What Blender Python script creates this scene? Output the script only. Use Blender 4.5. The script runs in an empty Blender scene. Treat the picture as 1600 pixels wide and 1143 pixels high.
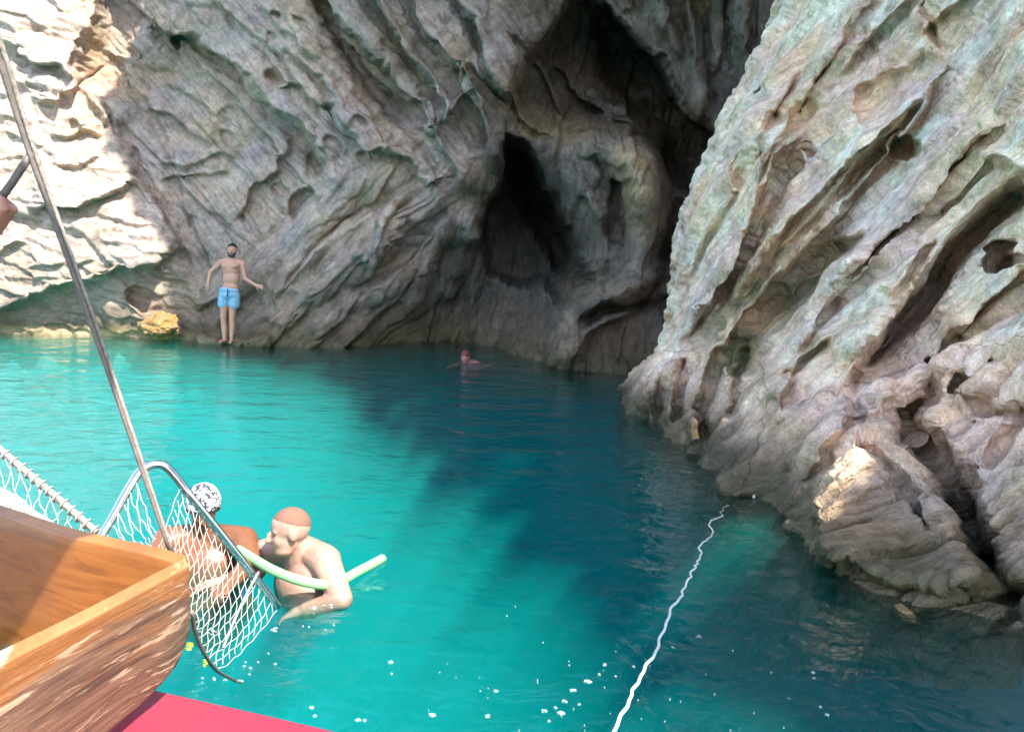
import bpy, bmesh, math, random
import numpy as np
from mathutils import Vector, Matrix, Quaternion

# ------------------------------------------------------------------ scene, camera, sky, sun, exposure
scene = bpy.context.scene
COL = scene.collection

CAM_H = 1.67
PITCH = math.radians(7.36)
ROLL = math.radians(2.0)
FOC = 1250.0                                   # focal length in reference pixels (1600 wide)
C0 = np.array([0.0, 0.0, CAM_H])
_F = np.array([0, math.cos(PITCH), -math.sin(PITCH)])
_U0 = np.array([0, math.sin(PITCH), math.cos(PITCH)])
_R0 = np.array([1.0, 0, 0])
_R = math.cos(ROLL) * _R0 + math.sin(ROLL) * _U0
_U = math.cos(ROLL) * _U0 - math.sin(ROLL) * _R0

cam_d = bpy.data.cameras.new('camera')
cam_d.sensor_width = 36.0
cam_d.lens = 36.0 * FOC / 1600.0
cam_d.clip_start = 0.02
cam_d.clip_end = 2000
cam = bpy.data.objects.new('camera', cam_d)
COL.objects.link(cam)
cam.matrix_world = Matrix(((_R[0], _U[0], -_F[0], C0[0]), (_R[1], _U[1], -_F[1], C0[1]),
                           (_R[2], _U[2], -_F[2], C0[2]), (0, 0, 0, 1)))
scene.camera = cam

SUN = np.array([0.40, -0.48, 0.78]); SUN = SUN / np.linalg.norm(SUN)   # towards the sun
world = bpy.data.worlds.new('World'); scene.world = world
world.use_nodes = True
wn = world.node_tree
bg = wn.nodes['Background']
sky = wn.nodes.new('ShaderNodeTexSky')
sky.sky_type = 'NISHITA'
sky.sun_disc = False
sky.sun_elevation = math.asin(SUN[2])
sky.sun_rotation = math.atan2(SUN[0], SUN[1])
sky.air_density = 1.0; sky.dust_density = 1.0; sky.ozone_density = 1.0
wn.links.new(sky.outputs[0], bg.inputs[0])
bg.inputs[1].default_value = 0.15

sun_d = bpy.data.lights.new('sun', 'SUN')
sun_d.energy = 3.1
sun_d.angle = math.radians(0.53)
sun_d.color = (1.0, 0.955, 0.88)
sun = bpy.data.objects.new('sun', sun_d); COL.objects.link(sun)
sun.rotation_euler = Vector(SUN).to_track_quat('Z', 'Y').to_euler()
sun.location = (20, -16, 40)

vs = scene.view_settings
vs.view_transform = 'Standard'; vs.look = 'None'; vs.gamma = 1.0
vs.use_curve_mapping = False
vs.exposure = 2.2

cy = scene.cycles
cy.max_bounces = 6; cy.diffuse_bounces = 3; cy.glossy_bounces = 2; cy.transmission_bounces = 2; cy.volume_bounces = 0; cy.transparent_max_bounces = 8
cy.caustics_reflective = False; cy.caustics_refractive = False; cy.use_adaptive_sampling = True; cy.adaptive_threshold = 0.02

# ------------------------------------------------------------------ pixel <-> world helpers (reference pixels, 1600 x 1143)
def ray(px, py):
    px = np.asarray(px, float); py = np.asarray(py, float)
    a = (px - 800.0) / FOC; b = -(py - 571.5) / FOC
    return _F + a[..., None] * _R + b[..., None] * _U
def at(px, py, Y):                    # point seen at a pixel, at world depth y = Y
    d = ray(px, py)
    return C0 + d * (np.asarray(Y, float) / d[..., 1])[..., None]
def at_z(px, py, Z=0.0):              # point seen at a pixel on the level z = Z
    d = ray(px, py)
    return C0 + d * ((Z - CAM_H) / d[..., 2])[..., None]
def V(px, py, Y): return Vector(at(px, py, Y))
def VZ(px, py, Z=0.0): return Vector(at_z(px, py, Z))

# ------------------------------------------------------------------ numpy noise
_rng = np.random.RandomState(7)
_perm = np.concatenate([_rng.permutation(256)] * 2).astype(np.int32)
_g3 = _rng.normal(size=(256, 3)); _g3 /= np.linalg.norm(_g3, axis=1)[:, None]; _g3 = _g3.astype(np.float32)
def perlin(p):
    p = p.astype(np.float32)
    f = np.floor(p); i = f.astype(np.int32); r = p - f
    w = r * r * r * (r * (r * 6 - 15) + 10)
    X0 = i[:, 0] & 255; Y0 = i[:, 1] & 255; Z0 = i[:, 2] & 255
    X1 = (X0 + 1) & 255; Y1 = (Y0 + 1) & 255; Z1 = (Z0 + 1) & 255
    out = 0
    ax = (_perm[X0], _perm[X1])
    for dx in (0, 1):
        wx = w[:, 0] if dx else 1 - w[:, 0]
        for dy in (0, 1):
            wy = w[:, 1] if dy else 1 - w[:, 1]
            h2 = _perm[(ax[dx] + (Y1 if dy else Y0)) & 255]
            for dz in (0, 1):
                wz = w[:, 2] if dz else 1 - w[:, 2]
                g = _g3[_perm[(h2 + (Z1 if dz else Z0)) & 255]]
                d = g[:, 0] * (r[:, 0] - dx) + g[:, 1] * (r[:, 1] - dy) + g[:, 2] * (r[:, 2] - dz)
                out = out + wx * wy * wz * d
    return out * 1.5
def fbm(p, freq=1.0, octs=4, gain=0.5, lac=2.03, off=0.0):
    s = 0; a = 1.0; t = 0
    for k in range(octs):
        s = s + a * perlin(p * freq + off + 17.3 * k); t += a
        a *= gain; freq *= lac
    return s / t
def ridged(p, freq=1.0, octs=4, gain=0.55, lac=2.07, off=0.0):
    s = 0; a = 1.0; t = 0
    for k in range(octs):
        n = 1 - np.abs(perlin(p * freq + off + 11.7 * k)) * 1.6
        s = s + a * n; t += a; a *= gain; freq *= lac
    return s / t
def terrace(x, k, sharp=4.0):
    y = x * k; f = np.floor(y); r = y - f
    r = np.clip((r - 0.5) * sharp + 0.5, 0, 1); r = r * r * (3 - 2 * r)
    return (f + r) / k
def worley(a, b, seed=0):             # 2-D cellular noise: F1, F2, cell id
    ia = np.floor(a).astype(np.int32); ib = np.floor(b).astype(np.int32)
    f1 = np.full(a.shape, 9.0, np.float32); f2 = f1.copy(); cid = np.zeros(a.shape, np.int32)
    for da in (-1, 0, 1):
        for db in (-1, 0, 1):
            ca = ia + da; cb = ib + db
            h = _perm[(_perm[(ca + seed) & 255] + cb) & 255]
            x = ca + 0.15 + 0.7 * _perm[h] / 255.0; y = cb + 0.15 + 0.7 * _perm[(h + 91) & 255] / 255.0
            d = np.hypot(a - x, b - y).astype(np.float32)
            nearer = d < f1
            f2 = np.where(nearer, f1, np.minimum(f2, d)); cid = np.where(nearer, h, cid); f1 = np.where(nearer, d, f1)
    return f1, f2, cid
def sstep(a, b, x):
    t = np.clip((x - a) / (b - a), 0, 1); return t * t * (3 - 2 * t)

def tps(ctrl, gx, gy, smooth=0.0):    # thin-plate spline through (x, y, value) control points, on a coarse grid then upsampled
    c = np.array(ctrl, float); xy = c[:, :2] / 200.0; v = c[:, 2]; n = len(c)
    def U(r2): return np.where(r2 > 0, r2 * np.log(np.maximum(r2, 1e-12)), 0)
    K = U(((xy[:, None] - xy[None]) ** 2).sum(-1)) + np.eye(n) * smooth
    P = np.c_[np.ones(n), xy]
    A = np.block([[K, P], [P.T, np.zeros((3, 3))]])
    w = np.linalg.solve(A, np.r_[v, 0, 0, 0])
    cx = np.linspace(gx[0], gx[-1], max(8, int((gx[-1] - gx[0]) / 10))); cy = np.linspace(gy[0], gy[-1], max(8, int((gy[-1] - gy[0]) / 10)))
    GX, GY = np.meshgrid(cx / 200.0, cy / 200.0)
    q = np.c_[GX.ravel(), GY.ravel()]
    Z = np.zeros(len(q))
    for k in range(n): Z += w[k] * U((q[:, 0] - xy[k, 0]) ** 2 + (q[:, 1] - xy[k, 1]) ** 2)
    Z += w[n] + q @ w[n + 1:n + 3]
    Z = Z.reshape(GX.shape)
    T = np.array([np.interp(gx, cx, row) for row in Z])
    return np.array([np.interp(gy, cy, T[:, k]) for k in range(T.shape[1])]).T

def seg_field(X, Y, poly, pad):
    """distance to a polyline, signed side (+ = left-hand side walking along it, y down), and 0..1 arc position"""
    poly = np.array(poly, float)
    x0, y0 = poly.min(0) - pad; x1, y1 = poly.max(0) + pad
    m = (X > x0) & (X < x1) & (Y > y0) & (Y < y1)
    x = X[m]; y = Y[m]
    best = np.full(x.shape, 1e9); side = np.zeros(x.shape); arc = np.zeros(x.shape)
    L = np.hypot(*(np.diff(poly, axis=0).T)); tot = L.sum(); acc = 0
    for k in range(len(poly) - 1):
        a = poly[k]; d = poly[k + 1] - a; l2 = (d ** 2).sum()
        t = np.clip(((x - a[0]) * d[0] + (y - a[1]) * d[1]) / l2, 0, 1)
        ex = x - a[0] - t * d[0]; ey = y - a[1] - t * d[1]
        dist = np.hypot(ex, ey); cr = d[0] * (y - a[1]) - d[1] * (x - a[0])
        nb = dist < best
        best = np.where(nb, dist, best); side = np.where(nb, np.sign(-cr), side); arc = np.where(nb, (acc + t * L[k]) / tot, arc)
        acc += L[k]
    return m, best, side, arc
def f_crack(H, X, Y, poly, w, depth):
    m, d, s, a = seg_field(X, Y, poly, w * 4)
    ends = sstep(0, 0.08, a) * sstep(1, 0.92, a) * 0.8 + 0.2
    H[m] -= depth * ends * np.exp(-(d / w) ** 2)
def f_step(H, X, Y, poly, h, soft, L, under=0.35):
    """raise the left-hand side of the polyline by h, fading over L px; a shadow groove of under*h on the other side"""
    m, d, s, a = seg_field(X, Y, poly, L * 3.2)
    ends = sstep(0, 0.15, a) * sstep(1, 0.85, a)
    sd = d * s
    up = sstep(-soft, soft, sd) * np.clip(1 - np.maximum(sd, 0) / (L * 2.0), 0, 1)
    dn = (1 - sstep(-soft, soft, sd)) * np.exp(-np.maximum(-sd, 0) / (L * 0.3))
    fade = np.where(d > L * 2.6, np.clip((L * 3.2 - d) / (L * 0.6), 0, 1), 1)
    H[m] += h * ends * fade * (up - under * dn)
def f_ridge(H, X, Y, poly, w, h, power=0.5):
    m, d, s, a = seg_field(X, Y, poly, w * 1.1)
    prof = np.clip(1 - (d / w) ** 2, 0, 1) ** power
    H[m] += h * prof * (sstep(-0.02, 0.12, a) * sstep(1.02, 0.88, a))
def f_pit(H, X, Y, x, y, rx, ry, depth, ang=0.0):
    c, s = math.cos(ang), math.sin(ang)
    u = ((X - x) * c + (Y - y) * s) / rx; v = (-(X - x) * s + (Y - y) * c) / ry
    H -= depth * sstep(1.15, 0.75, np.hypot(u, v))
def f_region(X, Y, poly, soft):
    """0..1 mask of a polygon with a soft rim"""
    poly = list(poly); ins = np.zeros(X.shape, bool); n = len(poly)
    for k in range(n):
        (x0, y0), (x1, y1) = poly[k], poly[(k + 1) % n]
        if y0 == y1: continue
        c = ((y0 > Y) != (y1 > Y)) & (X < (x1 - x0) * (Y - y0) / (y1 - y0) + x0)
        ins ^= c
    m, d, s, a = seg_field(X, Y, poly + [poly[0]], soft * 1.5)
    D = np.full(X.shape, soft * 2.0); D[m] = d
    return sstep(-soft, soft, np.where(ins, D, -D))

# ------------------------------------------------------------------ object helpers
def link(o, parent=None):
    COL.objects.link(o)
    if parent is not None: o.parent = parent
    return o
def tag(o, label=None, cat=None, group=None, kind=None):
    if label: o['label'] = label
    if cat: o['category'] = cat
    if group: o['group'] = group
    if kind: o['kind'] = kind
    return o
def empty(name, loc=(0, 0, 0)):
    o = bpy.data.objects.new(name, None); o.location = loc; o.empty_display_size = 0.2
    return link(o)
def np_mesh(name, co, quads, smooth=True):
    me = bpy.data.meshes.new(name)
    n = len(co); m = len(quads); k = quads.shape[1]
    me.vertices.add(n); me.vertices.foreach_set('co', np.ascontiguousarray(co, np.float32).ravel())
    me.loops.add(m * k); me.loops.foreach_set('vertex_index', np.ascontiguousarray(quads, np.int32).ravel())
    me.polygons.add(m)
    me.polygons.foreach_set('loop_start', np.arange(0, m * k, k, dtype=np.int32))
    try: me.polygons.foreach_set('loop_total', np.full(m, k, np.int32))
    except Exception: pass
    if smooth: me.polygons.foreach_set('use_smooth', np.ones(m, bool))
    me.update(calc_edges=True); me.validate()
    return me
def grid_quads(nx, ny, flip=False):
    i = np.arange(nx * ny).reshape(ny, nx)
    q = np.stack([i[:-1, :-1], i[:-1, 1:], i[1:, 1:], i[1:, :-1]], -1).reshape(-1, 4)
    return q[:, ::-1] if flip else q
def set_col(me, col, name='Col'):
    at_ = me.color_attributes.new(name, 'FLOAT_COLOR', 'POINT')
    c = np.ones((len(col), 4), np.float32); c[:, :3] = col
    at_.data.foreach_set('color', c.ravel())
def mesh_obj(name, me, mat, parent=None):
    o = bpy.data.objects.new(name, me)
    if mat: me.materials.append(mat)
    return link(o, parent)

# ------------------------------------------------------------------ materials
class NT:
    def __init__(s, name):
        s.m = bpy.data.materials.new(name); s.m.use_nodes = True
        s.t = s.m.node_tree; s.t.nodes.clear(); s.out = s.n('ShaderNodeOutputMaterial')
    def n(s, typ, **kw):
        o = s.t.nodes.new(typ)
        for k, v in kw.items():
            if k.startswith('i_'):
                o.inputs[k[2:].replace('_', ' ')].default_value = v
            else: setattr(o, k, v)
        return o
    def l(s, a, b): s.t.links.new(a, b)
    def math(s, op, a, b=None, clamp=False):
        o = s.n('ShaderNodeMath', operation=op, use_clamp=clamp)
        for k, v in enumerate((a, b)):
            if v is None: continue
            if isinstance(v, (int, float)): o.inputs[k].default_value = v
            else: s.l(v, o.inputs[k])
        return o.outputs[0]
    def ramp(s, fac, stops):
        o = s.n('ShaderNodeValToRGB'); e = o.color_ramp.elements
        while len(e) < len(stops): e.new(0.5)
        for k, (p, c) in enumerate(stops):
            e[k].position = p; e[k].color = (c, c, c, 1) if isinstance(c, (int, float)) else (*c, 1)
        s.l(fac, o.inputs[0]); return o.outputs[0]
    def mix(s, fac, a, b, mode='MIX'):
        o = s.n('ShaderNodeMix', data_type='RGBA', blend_type=mode)
        for sock, v in ((o.inputs[0], fac), (o.inputs[6], a), (o.inputs[7], b)):
            if isinstance(v, (int, float)): sock.default_value = v
            elif isinstance(v, tuple): sock.default_value = (*v, 1)
            else: s.l(v, sock)
        return o.outputs[2]
    def noise(s, vec, scale, detail=4, rough=0.55, dist=0.0):
        o = s.n('ShaderNodeTexNoise'); o.inputs['Scale'].default_value = scale; o.inputs['Detail'].default_value = detail
        o.inputs['Roughness'].default_value = rough; o.inputs['Distortion'].default_value = dist
        if vec is not None: s.l(vec, o.inputs['Vector'])
        return o.outputs[0]
    def coords(s, kind='Object', scale=None, rot=None):
        o = s.n('ShaderNodeTexCoord').outputs[kind]
        if scale or rot:
            m = s.n('ShaderNodeMapping')
            if scale: m.inputs['Scale'].default_value = scale
            if rot: m.inputs['Rotation'].default_value = rot
            s.l(o, m.inputs[0]); o = m.outputs[0]
        return o
    def bump(s, h, strength=0.5, dist=0.02, normal=None):
        o = s.n('ShaderNodeBump'); o.inputs['Strength'].default_value = strength; o.inputs['Distance'].default_value = dist
        s.l(h, o.inputs['Height'])
        if normal is not None: s.l(normal, o.inputs['Normal'])
        return o.outputs[0]
    def pbsdf(s, col, rough=0.8, normal=None, metal=0.0, spec=0.5, sss=0.0):
        b = s.n('ShaderNodeBsdfPrincipled')
        if isinstance(col, tuple): b.inputs['Base Color'].default_value = (*col, 1)
        else: s.l(col, b.inputs['Base Color'])
        if isinstance(rough, (int, float)): b.inputs['Roughness'].default_value = rough
        else: s.l(rough, b.inputs['Roughness'])
        b.inputs['Metallic'].default_value = metal
        b.inputs['Specular IOR Level'].default_value = spec
        if sss: b.inputs['Subsurface Weight'].default_value = sss; b.inputs['Subsurface Radius'].default_value = (0.02, 0.008, 0.004)
        if normal is not None: s.l(normal, b.inputs['Normal'])
        s.l(b.outputs[0], s.out.inputs['Surface']); return b

def rock_material(name, bump=1.0):
    t = NT(name)
    co = t.coords('Object')
    a = t.n('ShaderNodeAttribute', attribute_name='Col').outputs['Color']
    n1 = t.noise(co, 3.0, 5, 0.65, 0.4); n2 = t.noise(co, 14.0, 4, 0.68); n3 = t.noise(co, 60.0, 2, 0.7)
    bd = t.n('ShaderNodeAttribute', attribute_name='Bed').outputs['Vector']
    mp = t.n('ShaderNodeMapping'); mp.inputs['Scale'].default_value = (1.0, 5.0, 1.0); t.l(bd, mp.inputs[0])
    st = t.noise(mp.outputs[0], 3.2, 4, 0.66, 0.3); st2 = t.noise(mp.outputs[0], 11.0, 3, 0.65, 0.6)
    c = t.mix(1.0, a, t.ramp(n1, [(0.28, 0.62), (0.5, 1.0), (0.72, 1.25)]), 'MULTIPLY')
    c = t.mix(1.0, c, t.ramp(st, [(0.3, 0.66), (0.5, 1.0), (0.7, 1.22)]), 'MULTIPLY')
    c = t.mix(1.0, c, t.ramp(n2, [(0.3, 0.74), (0.5, 1.0), (0.7, 1.16)]), 'MULTIPLY')
    c = t.mix(1.0, c, t.ramp(n3, [(0.3, 0.82), (0.6, 1.1)]), 'MULTIPLY')
    warm = t.ramp(t.noise(co, 1.1, 3, 0.6), [(0.42, 0.0), (0.62, 1.0)])
    c = t.mix(t.math('MULTIPLY', warm, 0.35), c, t.mix(1.0, c, (1.2, 0.98, 0.68), 'MULTIPLY'))
    spk = t.math('MULTIPLY', t.ramp(t.noise(co, 26.0, 3, 0.75), [(0.60, 0.0), (0.68, 1.0)]), t.ramp(t.noise(co, 2.0, 2), [(0.42, 0.0), (0.6, 1.0)]))
    c = t.mix(t.math('MULTIPLY', spk, 0.6), c, (0.10, 0.085, 0.07))
    # pock marks
    vo = t.n('ShaderNodeTexVoronoi'); vo.inputs['Scale'].default_value = 16.0; t.l(co, vo.inputs['Vector'])
    pit = t.ramp(vo.outputs['Distance'], [(0.08, 0.0), (0.22, 1.0)])
    pm = t.ramp(t.noise(co, 2.3, 3), [(0.52, 0.0), (0.64, 1.0)])
    h = t.math('ADD', t.math('MULTIPLY', n2, 0.4), t.math('MULTIPLY', n3, 0.16))
    h = t.math('ADD', h, t.math('MULTIPLY', st2, 0.45))
    h = t.math('ADD', h, t.math('MULTIPLY', t.math('MULTIPLY', t.math('SUBTRACT', pit, 1.0), pm), 0.22))
    nrm = t.bump(h, 0.85 * bump, 0.06)
    wet = t.n('ShaderNodeAttribute', attribute_name='Wet').outputs['Fac']
    rough = t.math('SUBTRACT', 0.92, t.math('MULTIPLY', wet, 0.5))
    t.pbsdf(c, rough, nrm, spec=0.2)
    return t.m
# ------------------------------------------------------------------ rock faces
ROCK = rock_material('limestone')

PAL = {'grey': (.435, .365, .305), 'cream': (.55, .455, .335), 'blue': (.39, .355, .335), 'pink': (.475, .365, .33), 'ochre': (.41, .295, .165),
       'brown': (.15, .105, .07), 'green': (.15, .175, .095), 'dark': (.17, .15, .13), 'cave': (.036, .029, .024), 'algae': (.10, .085, .045), 'gold': (.46, .31, .10), 'white': (.65, .575, .50), 'rust': (.27, .17, .12)}  # 'cave' is a near-black tone for painted cave shade
for k_ in ('grey', 'cream', 'blue', 'pink', 'white'): PAL[k_] = tuple(v * 1.13 * m for v, m in zip(PAL[k_], (1.05, 0.975, 0.965)))
def lay(col, name, w):
    c = np.array(PAL[name], np.float32); w = np.clip(w, 0, 1)[:, None]
    return col * (1 - w) + c * w

def strata(p, ang, stretch, freq, off):
    """slabby bedding: terraced and ridged noise stretched along a direction in the x-z plane"""
    ex, ez = math.cos(ang), math.sin(ang)
    a = p[:, 0] * ex + p[:, 2] * ez; b = -p[:, 0] * ez + p[:, 2] * ex
    w = fbm(p, 0.9, 3, off=off + 3)
    q = np.stack([a / stretch, b + 0.35 * w, p[:, 1] * 0.5], 1)
    n = fbm(q, freq, 5, 0.55, off=off)
    t = terrace(n + 0.07 * fbm(p, 3.0, 3, off=off), 7.0, 3.2)
    r = ridged(q, freq * 2.1, 4, off=off + 9)
    return 0.75 * t + 0.30 * (r - 0.6), a, b

def cells(a, b, seed):
    ia = np.floor(a).astype(np.int32); ib = np.floor(b).astype(np.int32)
    f1 = np.full(a.shape, 9.0, np.float32); f2 = f1.copy(); cid = np.zeros(a.shape, np.int32); bc = np.zeros(a.shape, np.float32); ac = bc.copy()
    for da in (-1, 0, 1):
        for db in (-1, 0, 1):
            ca = ia + da; cb = ib + db
            h = _perm[(_perm[(ca + seed) & 255] + cb) & 255]
            x = ca + 0.1 + 0.8 * _perm[h] / 255.0; y = cb + 0.1 + 0.8 * _perm[(h + 91) & 255] / 255.0
            d = (np.abs(a - x) ** 1.5 + np.abs(b - y) ** 1.5).astype(np.float32) ** (1 / 1.5)
            nr = d < f1
            f2 = np.where(nr, f1, np.minimum(f2, d)); cid = np.where(nr, h, cid); f1 = np.where(nr, d, f1); bc = np.where(nr, b - y, bc); ac = np.where(nr, a - x, ac)
    return f1, f2, cid, ac, bc
def shingle(p, ang, la, lb, seed, warp=0.14, tilt=0.8):
    """overlapping bedding slabs: each cell stands at its own height, leans out at its lower edge and is parted from its neighbours by a joint"""
    ex, ez = math.cos(ang), math.sin(ang)
    w = np.stack([fbm(p, 0.8 / lb * 0.35, 3, off=seed), fbm(p, 0.8 / lb * 0.35, 3, off=seed + 30)], 1) * warp * lb * 2
    a = p[:, 0] * ex + p[:, 2] * ez + w[:, 0]; b = -p[:, 0] * ez + p[:, 2] * ex + w[:, 1]
    f1, f2, cid, ac, bc = cells(a / la, b / lb, seed)
    r = cid / 255.0 - 0.5; r2 = _perm[cid] / 255.0 - 0.5
    j = np.exp(-((f2 - f1) / 0.09) ** 2)
    return r - 1.25 * tilt * bc + 0.9 * r2 * ac - 0.35 * j, a, b

def fissures(a, b, c, fa, fb, width, off):
    """thin cracks that wander along the bedding: the zero lines of a stretched noise"""
    q = np.stack([a * fa, b * fb, c * fa], 1)
    n = perlin(q + off) + 0.35 * perlin(q * 2.7 + off + 5) + 0.15 * perlin(q * 7.1 + off + 9)
    k = sstep(-0.25, 0.15, perlin(q * 0.9 + off + 31))
    return np.exp(-np.abs(n) / width) * k

def normals_of(P):
    du = np.gradient(P, axis=1); dv = np.gradient(P, axis=0)
    n = np.cross(dv, du); n /= np.linalg.norm(n, axis=-1, keepdims=True) + 1e-9
    return n

def blur(A, k):
    for ax in (0, 1):
        pad = [(0, 0)] * A.ndim; pad[ax] = (k, k)
        c = np.cumsum(np.pad(A, pad, mode='edge'), axis=ax, dtype=np.float64)
        c = np.insert(c, 0, 0, axis=ax)
        sl = [slice(None)] * A.ndim; s2 = list(sl)
        sl[ax] = slice(2 * k + 1, None); s2[ax] = slice(None, -(2 * k + 1))
        A = (c[tuple(sl)] - c[tuple(s2)]) / (2 * k + 1)
    return A

# ---------------- the back cliff with the sea cave
def build_back(step=2.0):
    def f_step(H, X, Y, poly, h, soft, L, under=0.35, g=globals()['f_step']): g(H, X, Y, poly, h * 1.3, min(soft, 4), L, under + 0.15)
    gx = np.arange(-210, 1270, step); gy = np.arange(-270, 622, step)
    X, Y = np.meshgrid(gx, gy)
    W = [(-320, 516), (-150, 518), (0, 521), (130, 524), (250, 528), (363, 536), (450, 541), (550, 541), (640, 534), (735, 534), (800, 553), (880, 573), (960, 583), (1100, 600), (1330, 625)]
    ctrl = []
    for (x, y) in W:
        Yw = float(at_z(x, y, 0)[1]); ctrl += [(x, y, Yw), (x, y + 70, Yw - 0.15)]
    ctrl += [(-300, 300, 14.9), (0, 450, 14.85), (120, 430, 14.9), (240, 395, 15.0), (0, 250, 15.1), (120, 230, 15.3), (-300, 0, 15.6), (60, 60, 15.5), (165, 30, 15.9),
             (210, 300, 15.5), (300, 400, 15.5), (300, 250, 15.9), (260, 120, 16.3), (340, 170, 15.8), (400, 330, 15.5), (480, 260, 15.3), (400, 150, 15.4), (350, 30, 15.6), (480, 60, 15.0),
             (560, 150, 15.0), (600, 300, 15.0), (480, 420, 15.0), (560, 480, 15.1), (650, 430, 15.6), (650, 300, 15.2), (700, 280, 15.0), (620, 40, 14.8), (700, 130, 14.8),
             (750, 200, 15.0), (720, 40, 14.5), (820, 50, 15.0), (880, 110, 15.6), (750, 480, 16.6), (850, 500, 15.2),
             (800, 330, 16.6), (840, 430, 16.4), (775, 420, 16.4), (880, 340, 15.9), (930, 400, 15.4), (970, 330, 14.6), (1010, 300, 14.4), (1000, 240, 14.6), (920, 205, 15.2),
             (980, 440, 14.2), (900, 490, 14.0), (880, 540, 13.4), (1055, 350, 15.4), (1040, 430, 15.0), (1000, 520, 13.7), (960, 545, 13.3), (960, 90, 16.6), (1020, 160, 16.4), (1070, 250, 16.0),
             (1120, 330, 15.6), (1150, 100, 16.0), (1200, 0, 15.5), (1300, 300, 15.0), (1300, 500, 13.5),
             (-300, -370, 16.5), (100, -370, 16.6), (300, -200, 15.6), (500, -370, 13.4), (800, -370, 12.2), (800, -120, 14.2), (1100, -370, 12.5), (1300, -370, 12.0), (1300, 0, 14.5)]
    Yb = tps(ctrl, gx, gy, 0.002)
    # warp the drawing plane so that traced features come out ragged
    P0 = at(X, Y, Yb).reshape(-1, 3)
    wx = (fbm(P0, 1.0, 3, 0.5, off=5.1) * 9 + fbm(P0, 6.0, 2, 0.5, off=15.1) * 3).reshape(X.shape)
    wy = (fbm(P0, 1.0, 3, 0.5, off=41.7) * 9 + fbm(P0, 6.0, 2, 0.5, off=25.1) * 3).reshape(X.shape)
    XW = X + wx; YW = Y + wy
    H = np.zeros(X.shape)
    # --- left block: undercut foot, cracks, ledges
    f_step(H, XW, YW, [(-330, 500), (0, 490), (70, 464), (150, 445), (272, 402), (292, 372)], 0.26, 8, 60, 0.3)
    f_step(H, XW, YW, [(40, 325), (120, 322), (195, 292), (225, 280)], 0.22, 5, 45, 0.3)
    f_step(H, XW, YW, [(80, 262), (130, 258), (165, 242)], 0.10, 4, 30, 0.4)
    f_step(H, XW, YW, [(70, 205), (110, 212), (140, 205)], 0.12, 4, 25, 0.5)
    f_step(H, XW, YW, [(-60, 400), (0, 398), (40, 372)], 0.13, 5, 40, 0.4)
    f_step(H, XW, YW, [(-40, 60), (10, 72), (50, 100), (92, 103), (120, 138)], 0.18, 4, 50, 0.6)
    f_step(H, XW, YW, [(40, 155), (88, 168), (122, 136), (150, 175), (185, 215)], 0.15, 4, 45, 0.6)
    f_step(H, XW, YW, [(100, 175), (130, 205), (165, 215)], 0.14, 4, 30, 0.4)
    for pl in ([(-60, 20), (40, 30), (90, 60)], [(20, -60), (80, 0), (110, 30)], [(0, 200), (60, 230), (90, 250)], [(20, 120), (45, 150), (60, 190)], [(150, 330), (200, 350), (250, 352)], [(30, 420), (110, 415), (150, 400)]):
        f_step(H, XW, YW, pl, 0.06, 3, 28, 0.5)
    # deep shaded gully right of the block, and the curved crack
    f_ridge(H, XW, YW, [(215, -60), (185, 30), (150, 110), (150, 160)], 40, -0.75, 1.0)
    f_crack(H, XW, YW, [(150, 150), (182, 208), (212, 240), (236, 292), (262, 332), (285, 380), (300, 420)], 4, 0.22)
    f_step(H, XW, YW, [(300, 400), (262, 332), (236, 292), (205, 232), (170, 190)], 0.20, 5, 70, 0.3)
    # --- middle face
    f_step(H, XW, YW, [(235, 20), (262, 48), (300, 52), (335, 82), (385, 120), (425, 172), (468, 205), (506, 262), (497, 300)], 0.46, 5, 75, 0.55)
    f_step(H, XW, YW, [(225, 170), (265, 180), (300, 215), (330, 232)], 0.16, 4, 40, 0.5)
    f_step(H, XW, YW, [(260, 130), (300, 150), (340, 190)], 0.12, 4, 40, 0.5)
    f_step(H, XW, YW, [(235, 250), (290, 262), (340, 240), (370, 250)], 0.12, 4, 40, 0.5)
    f_step(H, XW, YW, [(240, 285), (300, 272), (360, 268)], 0.12, 4, 30, 0.5)
    f_step(H, XW, YW, [(370, 350), (395, 300), (440, 268), (452, 215), (430, 195)], 0.16, 4, 40, 0.5)
    f_step(H, XW, YW, [(440, 70), (470, 95), (505, 130), (530, 180), (545, 210)], 0.20, 4, 40, 0.6)
    f_step(H, XW, YW, [(400, 0), (430, 40), (460, 60), (500, 100)], 0.14, 4, 35, 0.6)
    f_step(H, XW, YW, [(430, 130), (470, 140), (500, 165), (530, 160)], 0.16, 4, 30, 0.5)
    f_step(H, XW, YW, [(505, 150), (530, 185), (560, 215), (570, 260)], 0.18, 4, 35, 0.6)
    for (x, y, rx, ry, dp) in ((430, 24, 9, 6, .2), (424, 118, 12, 6, .25), (468, 38, 16, 9, .15), (425, 60, 10, 7, .12), (355, 212, 12, 7, .14), (495, 255, 18, 26, .2), (475, 322, 22, 26, .35), (440, 300, 14, 12, .18),
                               (300, 345, 10, 6, .1), (520, 225, 16, 12, .16), (280, 60, 8, 10, .25), (560, 190, 14, 10, .16), (345, 340, 18, 8, .1)):
        f_pit(H, XW, YW, x, y, rx, ry, dp, 0.5)
    # --- the slabs that run down to the cave
    f_crack(H, XW, YW, [(488, -30), (518, 40), (560, 105), (592, 150), (640, 195)], 13, 0.65)
    f_step(H, XW, YW, [(470, -60), (530, 20), (590, 90), (640, 150), (672, 210), (700, 230)], 0.40, 6, 60, 0.2)
    f_step(H, XW, YW, [(540, -60), (600, 30), (650, 100), (688, 170), (700, 215)], 0.34, 5, 50, 0.7)
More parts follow.
